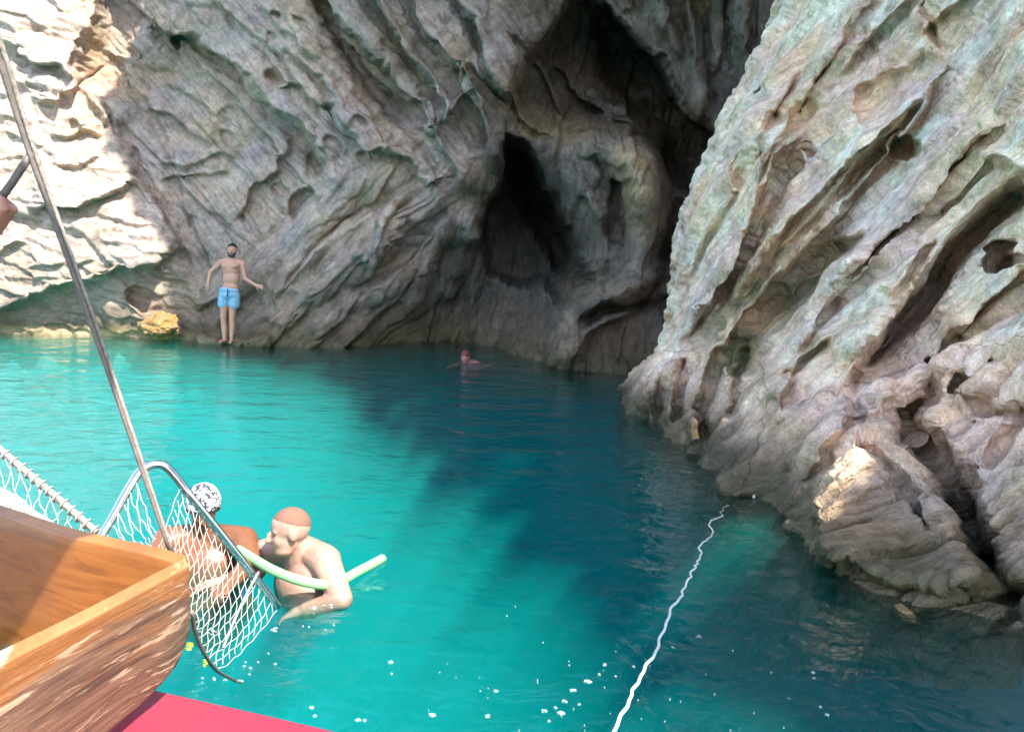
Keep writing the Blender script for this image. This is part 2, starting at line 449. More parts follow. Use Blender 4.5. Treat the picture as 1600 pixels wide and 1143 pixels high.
    f_step(H, XW, YW, [(600, -60), (660, 40), (720, 130), (762, 220), (770, 280)], 0.36, 6, 60, 0.6)
    f_step(H, XW, YW, [(690, -40), (742, 40), (770, 110), (800, 170)], 0.32, 6, 60, 0.6)
    f_step(H, XW, YW, [(640, 190), (680, 230), (718, 275), (712, 300)], 0.22, 5, 40, 0.6)
    f_step(H, XW, YW, [(540, 240), (590, 235), (640, 255), (660, 290), (710, 290)], 0.22, 6, 45, 0.5)
    f_crack(H, XW, YW, [(655, 225), (690, 275), (700, 290)], 5, 0.2)
    # --- lower ribs rising to the right
    for pl, w, h in (([(392, 470), (430, 425), (480, 370), (520, 310), (545, 265)], 34, .38), ([(420, 520), (470, 470), (530, 430), (600, 400)], 26, .28), ([(560, 420), (600, 370), (640, 320), (700, 292)], 32, .42),
                     ([(690, 480), (712, 420), (735, 370), (745, 320)], 18, .38), ([(640, 500), (655, 440), (690, 380), (705, 330)], 14, .22), ([(480, 520), (540, 480), (600, 450), (640, 420)], 18, .16), ([(740, 500), (735, 440), (742, 390)], 10, .16)):
        f_ridge(H, XW, YW, pl, w, h, 0.6)
    f_step(H, XW, YW, [(620, 300), (590, 340), (575, 385), (590, 415)], 0.26, 5, 40, 0.5)
    f_step(H, XW, YW, [(600, 320), (540, 350), (490, 400), (440, 455)], 0.26, 5, 40, 0.6)
    f_step(H, XW, YW, [(720, 310), (680, 350), (640, 400), (600, 430), (560, 450)], 0.30, 6, 40, 0.5)
    f_step(H, XW, YW, [(300, 490), (340, 470), (380, 485)], 0.15, 5, 40, 0.4)
    f_ridge(H, XW, YW, [(300, 535), (350, 533), (400, 534), (430, 536)], 14, 0.35, 0.5)     # the ledge the bather stands on
    f_step(H, XW, YW, [(290, 520), (240, 495), (205, 470), (215, 440)], 0.2, 5, 40, 0.4)
    # --- cave mouth and hollows
    m1 = f_region(XW, YW, [(790, 228), (818, 232), (845, 262), (872, 330), (905, 410), (930, 455), (880, 475), (850, 440), (800, 440), (762, 420), (752, 360), (760, 320), (782, 300)], 9)
    H -= 1.3 * m1
    H -= 1.2 * f_region(XW, YW, [(795, 235), (825, 245), (850, 300), (890, 400), (870, 420), (835, 350), (800, 300)], 14)
    f_step(H, XW, YW, [(745, 400), (752, 350), (770, 300), (788, 268), (782, 215)], 0.55, 5, 55, 0.4)
    H -= 1.3 * f_region(XW, YW, [(935, 20), (975, 50), (1030, 110), (1080, 180), (1108, 215), (1105, 300), (1060, 290), (1000, 190), (950, 120)], 16)
    H -= 1.5 * f_region(XW, YW, [(880, -60), (905, 10), (860, 50), (822, 110), (812, 170), (842, 200), (900, 205), (960, 215), (1030, 240), (1110, 330), (1150, 300), (1150, -60)], 16)
    # grey tongue inside the cave
    f_ridge(H, XW, YW, [(835, 225), (880, 300), (925, 370), (945, 430)], 46, 0.65, 0.7)
    f_ridge(H, XW, YW, [(905, 235), (925, 270), (918, 300), (955, 350)], 20, 0.35, 0.6)
    f_crack(H, XW, YW, [(962, 270), (966, 330), (960, 380)], 9, 0.6)
    # folded band that sweeps round and down to the water
    band = [(880, 215), (930, 212), (975, 222), (1000, 250), (1015, 310), (1018, 370), (1000, 430), (965, 460), (915, 480), (890, 505), (882, 550), (880, 590)]
    f_ridge(H, XW, YW, band, 36, 1.0, 0.5)
    f_ridge(H, XW, YW, [(905, 480), (960, 462), (1000, 440), (1040, 425)], 16, 0.35, 0.6)
    f_step(H, XW, YW, [(1060, 470), (1000, 478), (940, 492), (905, 520)], 0.30, 5, 40, 0.8)
    f_crack(H, XW, YW, [(900, 505), (950, 487), (1030, 475), (1050, 470)], 7, 0.5)
    f_crack(H, XW, YW, [(1040, 220), (1052, 300), (1055, 360), (1035, 420)], 16, 0.9)
    f_ridge(H, XW, YW, [(905, 560), (960, 520), (1010, 500), (1050, 505)], 38, 0.25, 0.7)
    f_step(H, XW, YW, [(860, 90), (900, 150), (960, 190), (1010, 210), (1060, 250)], 0.35, 6, 60, 0.4)
    f_step(H, XW, YW, [(730, 90), (790, 150), (830, 200), (880, 215)], 0.38, 6, 50, 0.5)
    f_step(H, XW, YW, [(800, 40), (850, 120), (880, 190)], 0.22, 6, 50, 0.5)
    # hanging roof block, nearer than the cave
    roof = f_region(XW, YW, [(850, -380), (905, -20), (930, 8), (960, 30), (1010, 82), (1045, 150), (1062, 168), (1108, 208), (1150, 240), (1360, 260), (1360, -380)], 5)
    H += roof * np.clip((Yb - 13.2), 0.6, 4.5)
    for pl in ([(1000, -60), (1040, 30), (1060, 100)], [(1060, -60), (1085, 40), (1085, 110), (1100, 170)], [(1120, -60), (1125, 40), (1118, 120)], [(1160, -60), (1160, 60), (1140, 130)], [(960, -60), (985, 20)]):
        f_ridge(H, XW, YW, pl, 16, 0.28, 0.6)
        f_crack(H, XW, YW, [(x + 20, y) for x, y in pl], 5, 0.22)

    # masks for the bedding directions
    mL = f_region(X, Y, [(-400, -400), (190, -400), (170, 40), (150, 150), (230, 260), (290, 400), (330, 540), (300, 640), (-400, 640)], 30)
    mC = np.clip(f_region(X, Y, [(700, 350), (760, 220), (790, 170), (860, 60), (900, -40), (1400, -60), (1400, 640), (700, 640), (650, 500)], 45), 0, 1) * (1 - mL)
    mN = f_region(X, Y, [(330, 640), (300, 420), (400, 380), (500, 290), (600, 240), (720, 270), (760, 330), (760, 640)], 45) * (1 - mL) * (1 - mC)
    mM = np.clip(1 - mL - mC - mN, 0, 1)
    H = blur(H, 1)
    Pm = at(X, Y, Yb - H)
    Nm = normals_of(blur(Pm, 6))
    p = Pm.reshape(-1, 3)
    fl = lambda a: a.ravel()
    sL, aL, bL = shingle(p, math.radians(-8), 2.6, 1.15, 3, 0.2, 0.5)
    sM, aM, bM = shingle(p, math.radians(-44), 2.2, 0.62, 7)
    sN, aN, bN = shingle(p, math.radians(47), 2.4, 0.55, 13)
    sC, aC, bC = shingle(p, math.radians(78), 2.6, 0.55, 21)
    tL = shingle(p, math.radians(-14), 0.55, 0.24, 33, 0.2)[0]
    tM = shingle(p, math.radians(-46), 0.8, 0.20, 37)[0]
    tN = shingle(p, math.radians(48), 0.9, 0.18, 43)[0]
    tC = shingle(p, math.radians(80), 1.0, 0.19, 51)[0]
    rough_ = 0.35 + 0.65 * sstep(-0.15, 0.2, fbm(p, 0.6, 3, off=66))
    D = fl(mL) * (0.11 * sL) + fl(mM) * (0.12 * sM) + fl(mN) * (0.12 * sN) + fl(mC) * (0.13 * sC)
    D += rough_ * (fl(mL) * 0.06 * tL + fl(mM) * 0.055 * tM + fl(mN) * 0.055 * tN + fl(mC) * 0.055 * tC)
    D += 0.13 * fbm(p, 0.8, 3, off=31) + 0.05 * (ridged(p, 2.2, 4, 0.6, off=33) - 0.6) + 0.035 * rough_ * (ridged(p, 8.0, 3, 0.65, off=35) - 0.6)
    for (aa, bb, mm, of) in ((aL, bL, mL, 2.0), (aM, bM, mM, 12.0), (aN, bN, mN, 22.0), (aC, bC, mC, 32.0)):
        D -= fl(mm) * (0.16 * fissures(aa, bb, p[:, 1], 0.30, 1.3, 0.035, of) + 0.07 * fissures(aa, bb, p[:, 1], 0.9, 3.4, 0.05, of + 3))
    D -= 0.05 * fissures(bM, aM, p[:, 1], 0.5, 1.1, 0.03, 55) * fl(mM + mL)
    mx_ = np.argmax(np.stack([fl(mL), fl(mM), fl(mN), fl(mC)]), 0)
    bed = np.stack([np.choose(mx_, [aL, aM, aN, aC]), np.choose(mx_, [bL, bM, bN, bC]), p[:, 1] * 0.3], 1)
    # pocket weathering
    g1, g2, gid = worley(p[:, 0] * 2.6 + fbm(p, 3, 2), p[:, 2] * 3.0 + fbm(p, 3, 2, off=4), 17)
    pk = sstep(0.42, 0.12, g1) * sstep(0.05, 0.35, fbm(p, 0.8, 3, off=61)) * (gid > 120)
    D -= 0.10 * pk * (fl(mM) + fl(mL) * 0.5)
    sc = np.clip(1.0 - 0.35 * fl(mC), 0, 1)
    D = blur((D * sc).reshape(X.shape), 1).ravel()
    P = p + Nm.reshape(-1, 3) * D[:, None]
    # colours
    c1 = fbm(p, 0.45, 4, off=71); c2 = fbm(p, 0.9, 4, off=75); c3 = fbm(p, 2.2, 4, off=77)
    col = np.tile(np.array(PAL['grey'], np.float32), (len(p), 1))
    col = lay(col, 'cream', sstep(-0.05, 0.30, c1) * 0.6 * (1 - fl(mL)))
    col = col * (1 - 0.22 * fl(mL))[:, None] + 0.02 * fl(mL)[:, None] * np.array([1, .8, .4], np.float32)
    col = lay(col, 'blue', sstep(0.02, 0.30, c2) * 0.65 * (1 - 0.6 * fl(mL)))
    col = lay(col, 'pink', sstep(0.08, 0.32, c3) * 0.45)
    col = lay(col, 'ochre', sstep(0.12, 0.34, fbm(p, 0.7, 4, off=81)) * 0.40)
    blobs = lambda pts: sum(np.exp(-(((X - x) / rx) ** 2 + ((Y - y) / ry) ** 2)) for x, y, rx, ry in pts).ravel()
    col = lay(col, 'white', blobs([(700, 60, 30, 60), (745, 130, 22, 50), (420, 60, 40, 30), (470, 400, 60, 40), (600, 340, 50, 30), (720, 360, 14, 60), (980, 230, 22, 25), (810, 210, 25, 30), (930, 330, 20, 60), (1090, 110, 12, 60)]) * sstep(-0.25, 0.2, c3) * 0.55)
    col = lay(col, 'dark', fl(mC) * 0.8 * sstep(-0.3, 0.2, c2 + 0.1))  # cave zone darkened in colour to deepen its shade
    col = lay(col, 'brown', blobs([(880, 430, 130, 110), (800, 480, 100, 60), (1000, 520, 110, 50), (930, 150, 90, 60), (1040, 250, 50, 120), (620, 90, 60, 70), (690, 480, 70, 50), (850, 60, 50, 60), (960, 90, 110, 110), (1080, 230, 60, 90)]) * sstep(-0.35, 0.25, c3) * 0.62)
    col = lay(col, 'cave', f_region(X, Y, [(690, 470), (745, 400), (760, 300), (790, 230), (850, 240), (900, 400), (980, 470), (1060, 480), (1060, 640), (700, 640), (520, 570), (560, 510)], 45).ravel() * (0.86 + 0.14 * sstep(-0.4, 0.0, c3)))  # shade of the lower cave painted into the rock colour
    col = lay(col, 'rust', blobs([(920, 170, 60, 40), (960, 130, 50, 40), (850, 560, 40, 50), (1010, 350, 22, 60), (960, 520, 60, 40), (970, 160, 80, 60), (900, 110, 50, 40)]) * sstep(-0.3, 0.2, c2) * 0.7)
    col = lay(col, 'cream', blobs([(1000, 300, 18, 70), (950, 455, 60, 14), (886, 525, 12, 40), (990, 235, 30, 20)]) * 0.6)
    col = lay(col, 'ochre', blobs([(985, 300, 16, 60), (950, 450, 60, 14), (885, 530, 12, 40), (890, 200, 40, 14), (800, 150, 30, 30), (860, 200, 40, 20)]) * 0.7)
    col = lay(col, 'green', blobs([(330, 30, 60, 30), (620, 60, 40, 50), (460, 230, 30, 30)]) * sstep(0, 0.3, c2) * 0.35)
    col = col * (0.70 + 0.30 * fl(mL) - 0.14 * fl(mC) - 0.06 * fl(mM) * sstep(480, 760, fl(X)))[:, None]  # light put into the colour: shaded face and cave darker, sunlit block lighter
    col = lay(col, 'ochre', blobs([(1000, 300, 20, 70), (950, 458, 60, 16), (886, 525, 13, 45), (985, 235, 34, 22), (900, 205, 50, 16), (860, 190, 40, 24)]) * sstep(-0.4, 0.1, c3) * 0.7)
    col = lay(col, 'rust', blobs([(930, 150, 90, 50), (1070, 260, 40, 80)]) * sstep(-0.3, 0.2, c2) * 0.45)
    z = P[:, 2]
    wl = 0.5 + 0.35 * fbm(p * np.array([1.0, 1.0, 0.35]), 1.3, 4, off=91)
    col = lay(col, 'dark', sstep(2.2, 0.6, z - 1.2 * wl) * 0.45)
    col = lay(col, 'brown', sstep(1.0, 0.15, z - 0.6 * (wl - 0.3)) * 0.65)
    col = lay(col, 'algae', sstep(0.40, 0.12, z + 0.25 * (0.5 - wl)) * 0.8)
    col = lay(col, 'ochre', sstep(0.14, 0.02, np.abs(z - 0.06)) * blobs([(130, 522, 160, 40)]) * 0.9)
    wet = sstep(0.5, 0.1, z)
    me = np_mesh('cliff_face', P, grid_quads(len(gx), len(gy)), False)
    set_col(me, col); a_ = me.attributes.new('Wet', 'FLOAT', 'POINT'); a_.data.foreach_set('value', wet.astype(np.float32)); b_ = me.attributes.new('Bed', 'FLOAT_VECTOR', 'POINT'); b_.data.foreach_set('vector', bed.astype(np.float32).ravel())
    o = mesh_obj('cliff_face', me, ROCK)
    tag(o, 'tall pale limestone cliff with a dark sea cave behind the water', 'cliff', kind='structure')
    return o

# ---------------- the near rock wall on the right
SIL = np.array([(-330, 1330), (-200, 1275), (-60, 1232), (40, 1200), (110, 1162), (200, 1112), (250, 1090), (330, 1062), (380, 1050), (450, 1040), (500, 1040), (550, 1018), (580, 988), (600, 970), (640, 966), (700, 966), (1150, 966)], float)
def build_right(step=2.0):
    gx = np.arange(925, 1730, step); gy = np.arange(-260, 1062, step)
    X, Y = np.meshgrid(gx, gy)
    W = [(968, 640), (1000, 652), (1050, 690), (1100, 732), (1125, 768), (1180, 780), (1230, 832), (1275, 872), (1330, 905), (1400, 925), (1470, 945), (1540, 957), (1600, 975), (1800, 1030)]
    ctrl = []
    for (x, y) in W:
        Yw = float(at_z(x, y, 0)[1]); ctrl += [(x, y, Yw), (x, y + 60, Yw - 0.06)]
    ctrl += [(940, 800, 9.2), (1000, 900, 7.8), (1100, 1000, 6.2), (1300, 1100, 4.7), (1700, 1140, 3.7)]
    ctrl += [(1232, -60, 9.8), (1222, 0, 9.7), (1112, 200, 9.7), (1050, 400, 9.8), (1040, 500, 9.6), (985, 590, 9.45), (1300, 0, 8.7), (1450, 0, 7.4), (1600, 0, 6.2), (1790, 0, 5.1), (1300, 200, 8.1), (1450, 200, 7.0),
             (1600, 200, 5.9), (1180, 200, 9.0), (1120, 330, 9.1), (1200, 400, 8.2), (1350, 400, 7.1), (1500, 400, 6.2), (1600, 400, 5.5), (1100, 500, 8.8), (1200, 540, 7.7), (1300, 580, 6.4), (1400, 600, 5.9), (1500, 600, 5.4), (1600, 600, 4.9),
             (1260, 660, 5.9), (1330, 680, 5.25), (1400, 720, 5.1), (1330, 800, 4.85), (1450, 800, 4.75), (1420, 880, 4.5), (1600, 800, 4.3), (1600, 900, 4.05), (1000, 560, 9.5), (1080, 620, 8.2), (1100, 680, 7.4), (1160, 640, 7.0),
             (1185, 720, 6.1), (1790, 600, 4.1), (1790, 300, 4.8), (1790, 900, 3.5), (1300, -320, 9.6), (1600, -320, 6.6), (1790, -320, 5.2)]
    Yb = tps(ctrl, gx, gy, 0.002)
    sil = np.interp(gy, SIL[:, 0], SIL[:, 1])[:, None]
    P0 = at(X, Y, Yb).reshape(-1, 3)
    silw = sil + (fbm(P0, 1.5, 4, 0.6, off=2.2) * 22 + fbm(P0, 6, 3, off=3.3) * 6).reshape(X.shape) + 6
    over = np.maximum(silw - X, 0)
    XE = np.where(X < silw, silw + 0.10 * over, X)
    inside = np.maximum(X - silw, 0)
    Yb = Yb + 0.035 * over + 0.45 * np.clip(1 - inside / 45, 0, 1) ** 2
    P0 = at(XE, Y, Yb).reshape(-1, 3)
    wx = (fbm(P0, 1.4, 3, 0.5, off=5.1) * 8 + fbm(P0, 7.0, 2, 0.5, off=15.1) * 2.2).reshape(X.shape)
    wy = (fbm(P0, 1.4, 3, 0.5, off=41.7) * 8 + fbm(P0, 7.0, 2, 0.5, off=25.1) * 2.2).reshape(X.shape)
    XW = XE + wx; YW = Y + wy
    H = np.zeros(X.shape)
    # long slabs that climb to the right: raised on their upper side, shadow gap beneath (walk from upper right to lower left raises the lower side, so walk up-right)
    slabs = [([(1060, 470), (1090, 400), (1130, 320), (1170, 250), (1215, 170), (1262, 90)], 0.20, 34), ([(1060, 545), (1110, 470), (1160, 385), (1195, 300), (1225, 245), (1260, 200)], 0.36, 46),
             ([(1140, 480), (1180, 425), (1225, 360), (1290, 300), (1345, 235), (1400, 190)], 0.26, 40), ([(1160, 510), (1215, 430), (1275, 368), (1340, 298), (1400, 232), (1450, 165), (1478, 82)], 0.22, 34),
             ([(1180, 470), (1240, 405), (1300, 350), (1340, 310)], 0.16, 26), ([(1290, 460), (1350, 400), (1420, 330), (1500, 240), (1570, 180)], 0.28, 44), ([(1240, 560), (1290, 480), (1340, 430), (1380, 400)], 0.22, 36),
             ([(1330, 600), (1372, 545), (1440, 470), (1490, 385), (1545, 335), (1625, 280)], 0.42, 60), ([(1225, 470), (1262, 440), (1280, 425)], 0.2, 26), ([(1210, 640), (1250, 560), (1300, 520)], 0.2, 40),
             ([(1330, 250), (1400, 190), (1440, 150)], 0.12, 40), ([(1430, 60), (1500, 10), (1560, -60)], 0.12, 40), ([(1300, 130), (1360, 60), (1420, 0), (1480, -70)], 0.14, 40), ([(1180, 300), (1230, 200), (1270, 130), (1320, 60), (1370, -30)], 0.18, 36),
             ([(1480, 540), (1540, 470), (1600, 420), (1680, 350)], 0.2, 44), ([(1440, 340), (1500, 300), (1560, 230)], 0.12, 36), ([(1390, 470), (1420, 430), (1460, 360)], 0.14, 30)]
    for pl, h, L in slabs: f_step(H, XW, YW, pl, h * 1.35, 3.0, L, 0.6)
    for pl, w, d in (([(1075, 430), (1130, 312), (1190, 205), (1235, 140)], 4, .12), ([(1118, 470), (1175, 385), (1212, 310), (1235, 250)], 6, .25), ([(1160, 475), (1215, 402), (1290, 325), (1400, 212), (1450, 150)], 4, .22),
                     ([(1600, 288), (1545, 335), (1495, 385), (1440, 468), (1390, 522), (1345, 575)], 12, .45), ([(1345, 575), (1330, 610), (1340, 640)], 5, .2), ([(1455, 560), (1452, 620), (1415, 640)], 7, .25), ([(1412, 632), (1425, 680)], 14, .45),
                     ([(1425, 675), (1470, 730), (1500, 790), (1530, 850), (1560, 905), (1590, 950)], 15, .38), ([(1480, 600), (1540, 640), (1610, 645)], 3, .12), ([(1440, 0), (1455, 50), (1470, 78)], 3, .12), ([(1100, 230), (1125, 240)], 3, .08),
                     ([(1250, 760), (1290, 700), (1330, 660), (1350, 640)], 5, .16), ([(1330, 660), (1380, 720), (1420, 770), (1450, 830)], 4, .12), ([(1560, 560), (1520, 590), (1480, 600)], 5, .15), ([(1505, 520), (1470, 560)], 6, .2),
                     ([(1600, 640), (1560, 690), (1540, 720)], 4, .1),
                     ([(1130, 540), (1115, 600), (1100, 650), (1095, 690)], 9, .30), ([(1075, 560), (1060, 610), (1055, 660)], 7, .22), ([(1165, 540), (1150, 600), (1140, 650)], 6, .2), ([(1035, 580), (1025, 630), (1022, 660)], 6, .18)):
        f_crack(H, XW, YW, pl, w * 1.1, d * 1.5)
    # rounded slab bodies
    for pl, w, h in (([(1135, 345), (1160, 290), (1185, 240), (1205, 200)], 24, .16), ([(1085, 500), (1115, 440), (1150, 380)], 26, .16), ([(1180, 400), (1215, 345), (1250, 300)], 20, .14), ([(1210, 440), (1235, 410), (1262, 385)], 11, .14),
                     ([(1215, 435), (1230, 405), (1235, 380)], 14, .1), ([(1300, 480), (1360, 430), (1420, 380)], 30, .12), ([(1290, 545), (1340, 500), (1400, 440)], 40, .14), ([(1000, 640), (1020, 600), (1060, 560)], 14, .14), ([(1042, 670), (1050, 620), (1062, 580)], 10, .16),
                     ([(1085, 700), (1086, 660), (1090, 640)], 13, .22), ([(1185, 640), (1215, 620), (1240, 580)], 26, .12), ([(1300, 640), (1360, 620), (1400, 600)], 26, .15), ([(1470, 560), (1490, 590)], 40, .08)):
        f_ridge(H, XW, YW, pl, w, h, 0.55)
    # hollows, niches, holes
    H -= 0.55 * f_region(XW, YW, [(1130, 560), (1165, 490), (1215, 450), (1270, 395), (1345, 365), (1330, 390), (1285, 420), (1270, 455), (1235, 500), (1195, 530), (1180, 580), (1150, 600)], 9)
    H -= 0.22 * f_region(XW, YW, [(1345, 250), (1400, 222), (1430, 235), (1400, 280), (1330, 335), (1290, 365), (1300, 330)], 8)
    H -= 0.25 * f_region(XW, YW, [(1340, 140), (1420, 110), (1440, 85), (1460, 95), (1400, 165), (1350, 190)], 6)
    for (x, y, rx, ry, dp, an) in ((1562, 400, 20, 26, .45, .3), (1585, 408, 26, 10, .4, -.3), (1190, 145, 10, 14, .25, .6), (1256, 235, 9, 5, .3, -.3), (1240, 258, 7, 12, .3, .4), (1155, 262, 10, 28, .2, .35), (1215, 180, 9, 12, .25, .3), (1418, 232, 22, 16, .3, 0), (1258, 168, 14, 22, .2, .4),
                                   (1230, 585, 9, 11, .22, .4), (1310, 385, 10, 6, .14, 0), (1140, 300, 4, 4, .1, 0), (1470, 325, 5, 4, .1, 0), (1130, 260, 4, 4, .1, 0)):
        f_pit(H, XW, YW, x, y, rx, ry, dp, an)
    # the boulder buttress at the waterline
    H += 0.22 * f_region(XW, YW, [(1250, 745), (1262, 680), (1320, 660), (1360, 668), (1420, 690), (1470, 740), (1500, 800), (1515, 870), (1528, 930), (1400, 912), (1285, 868), (1262, 800)], 9)
    f_ridge(H, XW, YW, [(1560, 270), (1600, 180), (1650, 90)], 60, 0.40, 0.6)
    H = blur(H, 1)
    Pm = at(XE, Y, Yb - H)
    Nm = normals_of(blur(Pm, 6))
    p = Pm.reshape(-1, 3)
    fl = lambda a: a.ravel()
    # bedding: in the plane of the face (along y and up), dipping towards the cave
    pf = np.stack([-p[:, 1] * 0.9 + p[:, 0] * 0.3, p[:, 0], p[:, 2] * 1.05], 1)
    mB = f_region(X, Y, [(1150, 800), (1190, 640), (1320, 600), (1420, 560), (1560, 540), (1900, 500), (1900, 1200), (1100, 1200)], 45)
    mD = f_region(X, Y, [(900, 700), (960, 560), (1060, 545), (1180, 560), (1210, 640), (1240, 760), (1200, 840), (900, 840)], 30) * (1 - mB)
    mS = np.clip(1 - mB - mD, 0, 1)
    sS, aS, bS = shingle(pf, math.radians(40), 2.6, 0.42, 4)
    sD, aD, bD = shingle(pf, math.radians(76), 1.1, 0.26, 14)
    sB, aB, bB = shingle(pf, math.radians(66), 0.70, 0.30, 24, 0.12, 0.4)
    tS = shingle(pf, math.radians(41), 1.1, 0.10, 34)[0]; tD = shingle(pf, math.radians(80), 0.5, 0.09, 44)[0]; tB = shingle(pf, math.radians(70), 0.30, 0.13, 54, 0.12, 0.4)[0]
    rough_ = 0.3 + 0.7 * sstep(-0.15, 0.2, fbm(p, 1.1, 3, off=66))
    D = fl(mS) * 0.075 * sS + fl(mD) * 0.10 * sD + fl(mB) * 0.12 * sB
    D += rough_ * (fl(mS) * 0.026 * tS + fl(mD) * 0.03 * tD + fl(mB) * 0.04 * tB)
    for (aa, bb, mm, of) in ((aS, bS, mS, 2.0), (aD, bD, mD, 12.0), (aB, bB, mB, 22.0)):
        D -= fl(mm) * (0.13 * fissures(aa, bb, p[:, 0], 0.4, 2.2, 0.03, of) + 0.035 * fissures(aa, bb, p[:, 0], 1.6, 7.0, 0.05, of + 3))
    D -= 0.035 * fissures(bS, aS, p[:, 0], 0.8, 1.6, 0.025, 55) * fl(mS + mB)
    bed = np.stack([np.where(fl(mS) > .5, aS, np.where(fl(mD) > .5, aD, aB)), np.where(fl(mS) > .5, bS, np.where(fl(mD) > .5, bD, bB)), p[:, 0] * 0.3], 1)
    g1, g2, gid = worley(pf[:, 0] * 6 + fbm(p, 3, 2), pf[:, 2] * 6.5 + fbm(p, 3, 2, off=4), 17)
    pk = sstep(0.40, 0.10, g1) * sstep(0.02, 0.30, fbm(p, 1.3, 3, off=61)) * (gid > 130)
    k1, k2, kid = worley(pf[:, 0] * 15 + fbm(p, 6, 2), pf[:, 2] * 15 + fbm(p, 6, 2, off=4), 27)
    pk = pk * (1 - 0.7 * fl(mB))
    D -= 0.05 * pk + 0.022 * sstep(0.42, 0.15, k1) * (kid > 140) * sstep(-0.1, 0.2, fbm(p, 2.2, 3, off=67))
    D += 0.07 * fbm(p, 1.3, 3, off=31) + 0.028 * (ridged(p, 4.0, 4, 0.6, off=32) - 0.6) + 0.013 * rough_ * (ridged(p, 15.0, 3, 0.65, off=33) - 0.6)
    D = blur(D.reshape(X.shape), 1).ravel()
    P = p + Nm.reshape(-1, 3) * D[:, None]
    c1 = fbm(p, 0.8, 4, off=71); c2 = fbm(p, 1.7, 4, off=75); c3 = fbm(p, 4.0, 4, off=77)
    col = np.tile(np.array(PAL['cream'], np.float32), (len(p), 1)) * 1.05
    col = lay(col, 'grey', sstep(-0.05, 0.3, c1) * 0.5)
    col = lay(col, 'white', sstep(-0.05, 0.25, c2) * 0.7)
    col = lay(col, 'pink', sstep(0.03, 0.28, c3) * 0.55)
    col = lay(col, 'blue', sstep(0.08, 0.3, fbm(p, 1.2, 4, off=79)) * 0.5)
    col = lay(col, 'ochre', sstep(0.10, 0.32, fbm(p, 1.2, 4, off=81)) * 0.35)
    blobs = lambda pts: sum(np.exp(-(((X - x) / rx) ** 2 + ((Y - y) / ry) ** 2)) for x, y, rx, ry in pts).ravel()
    col = lay(col, 'green', blobs([(1160, 500, 50, 40), (1210, 470, 50, 40), (1130, 560, 50, 50), (1290, 380, 50, 25), (1180, 590, 40, 60), (1230, 700, 40, 40), (1590, 760, 30, 60), (1220, 740, 40, 30), (1255, 150, 20, 20)]) * sstep(-0.25, 0.2, c2) * 0.75)
    col = lay(col, 'ochre', blobs([(1170, 600, 40, 60), (1480, 480, 60, 30), (1340, 560, 40, 40), (1190, 660, 40, 30), (1560, 800, 60, 100), (1330, 820, 90, 30)]) * sstep(-0.3, 0.2, c3) * 0.5)
    col = lay(col, 'pink', blobs([(1420, 570, 60, 50), (1530, 660, 60, 50), (1300, 650, 60, 40), (1350, 110, 60, 60)]) * 0.5)
    col = lay(col, 'rust', blobs([(1530, 680, 50, 40), (1180, 720, 40, 50), (1470, 640, 50, 30), (1260, 820, 30, 40)]) * sstep(-0.1, 0.3, c3) * 0.6)
    col = lay(col, 'blue', blobs([(1400, 780, 60, 60), (1300, 640, 60, 30), (1380, 350, 60, 60)]) * 0.4)
    col = col * (np.array([1.15, 1.04, 1.0], np.float32)[None] * (1 + 0.12 * fl(mS)[:, None])); col = np.minimum(col, 0.78)  # upper slabs lightened in colour, standing in for more sky light
    z = P[:, 2]
    wl = 0.5 + 0.5 * fbm(p * np.array([1.0, 1.0, 0.35]), 2.0, 4, off=91)
    col = lay(col, 'ochre', sstep(0.60, 0.2, z - 0.5 * (wl - 0.4)) * 0.35)
    col = lay(col, 'brown', sstep(0.46, 0.10, z - 0.45 * (wl - 0.4)) * 0.85)
    col = lay(col, 'algae', sstep(0.26, 0.10, z + 0.2 * (0.5 - wl)) * 0.85)
    wet = sstep(0.3, 0.05, z)
    me = np_mesh('rock_wall', P, grid_quads(len(gx), len(gy)), False)
    set_col(me, col); a_ = me.attributes.new('Wet', 'FLOAT', 'POINT'); a_.data.foreach_set('value', wet.astype(np.float32)); b_ = me.attributes.new('Bed', 'FLOAT_VECTOR', 'POINT'); b_.data.foreach_set('vector', bed.astype(np.float32).ravel())
    o = mesh_obj('rock_wall', me, ROCK)
    tag(o, 'near limestone rock wall of slanting slabs rising at the right', 'rock wall', kind='structure')
    return o

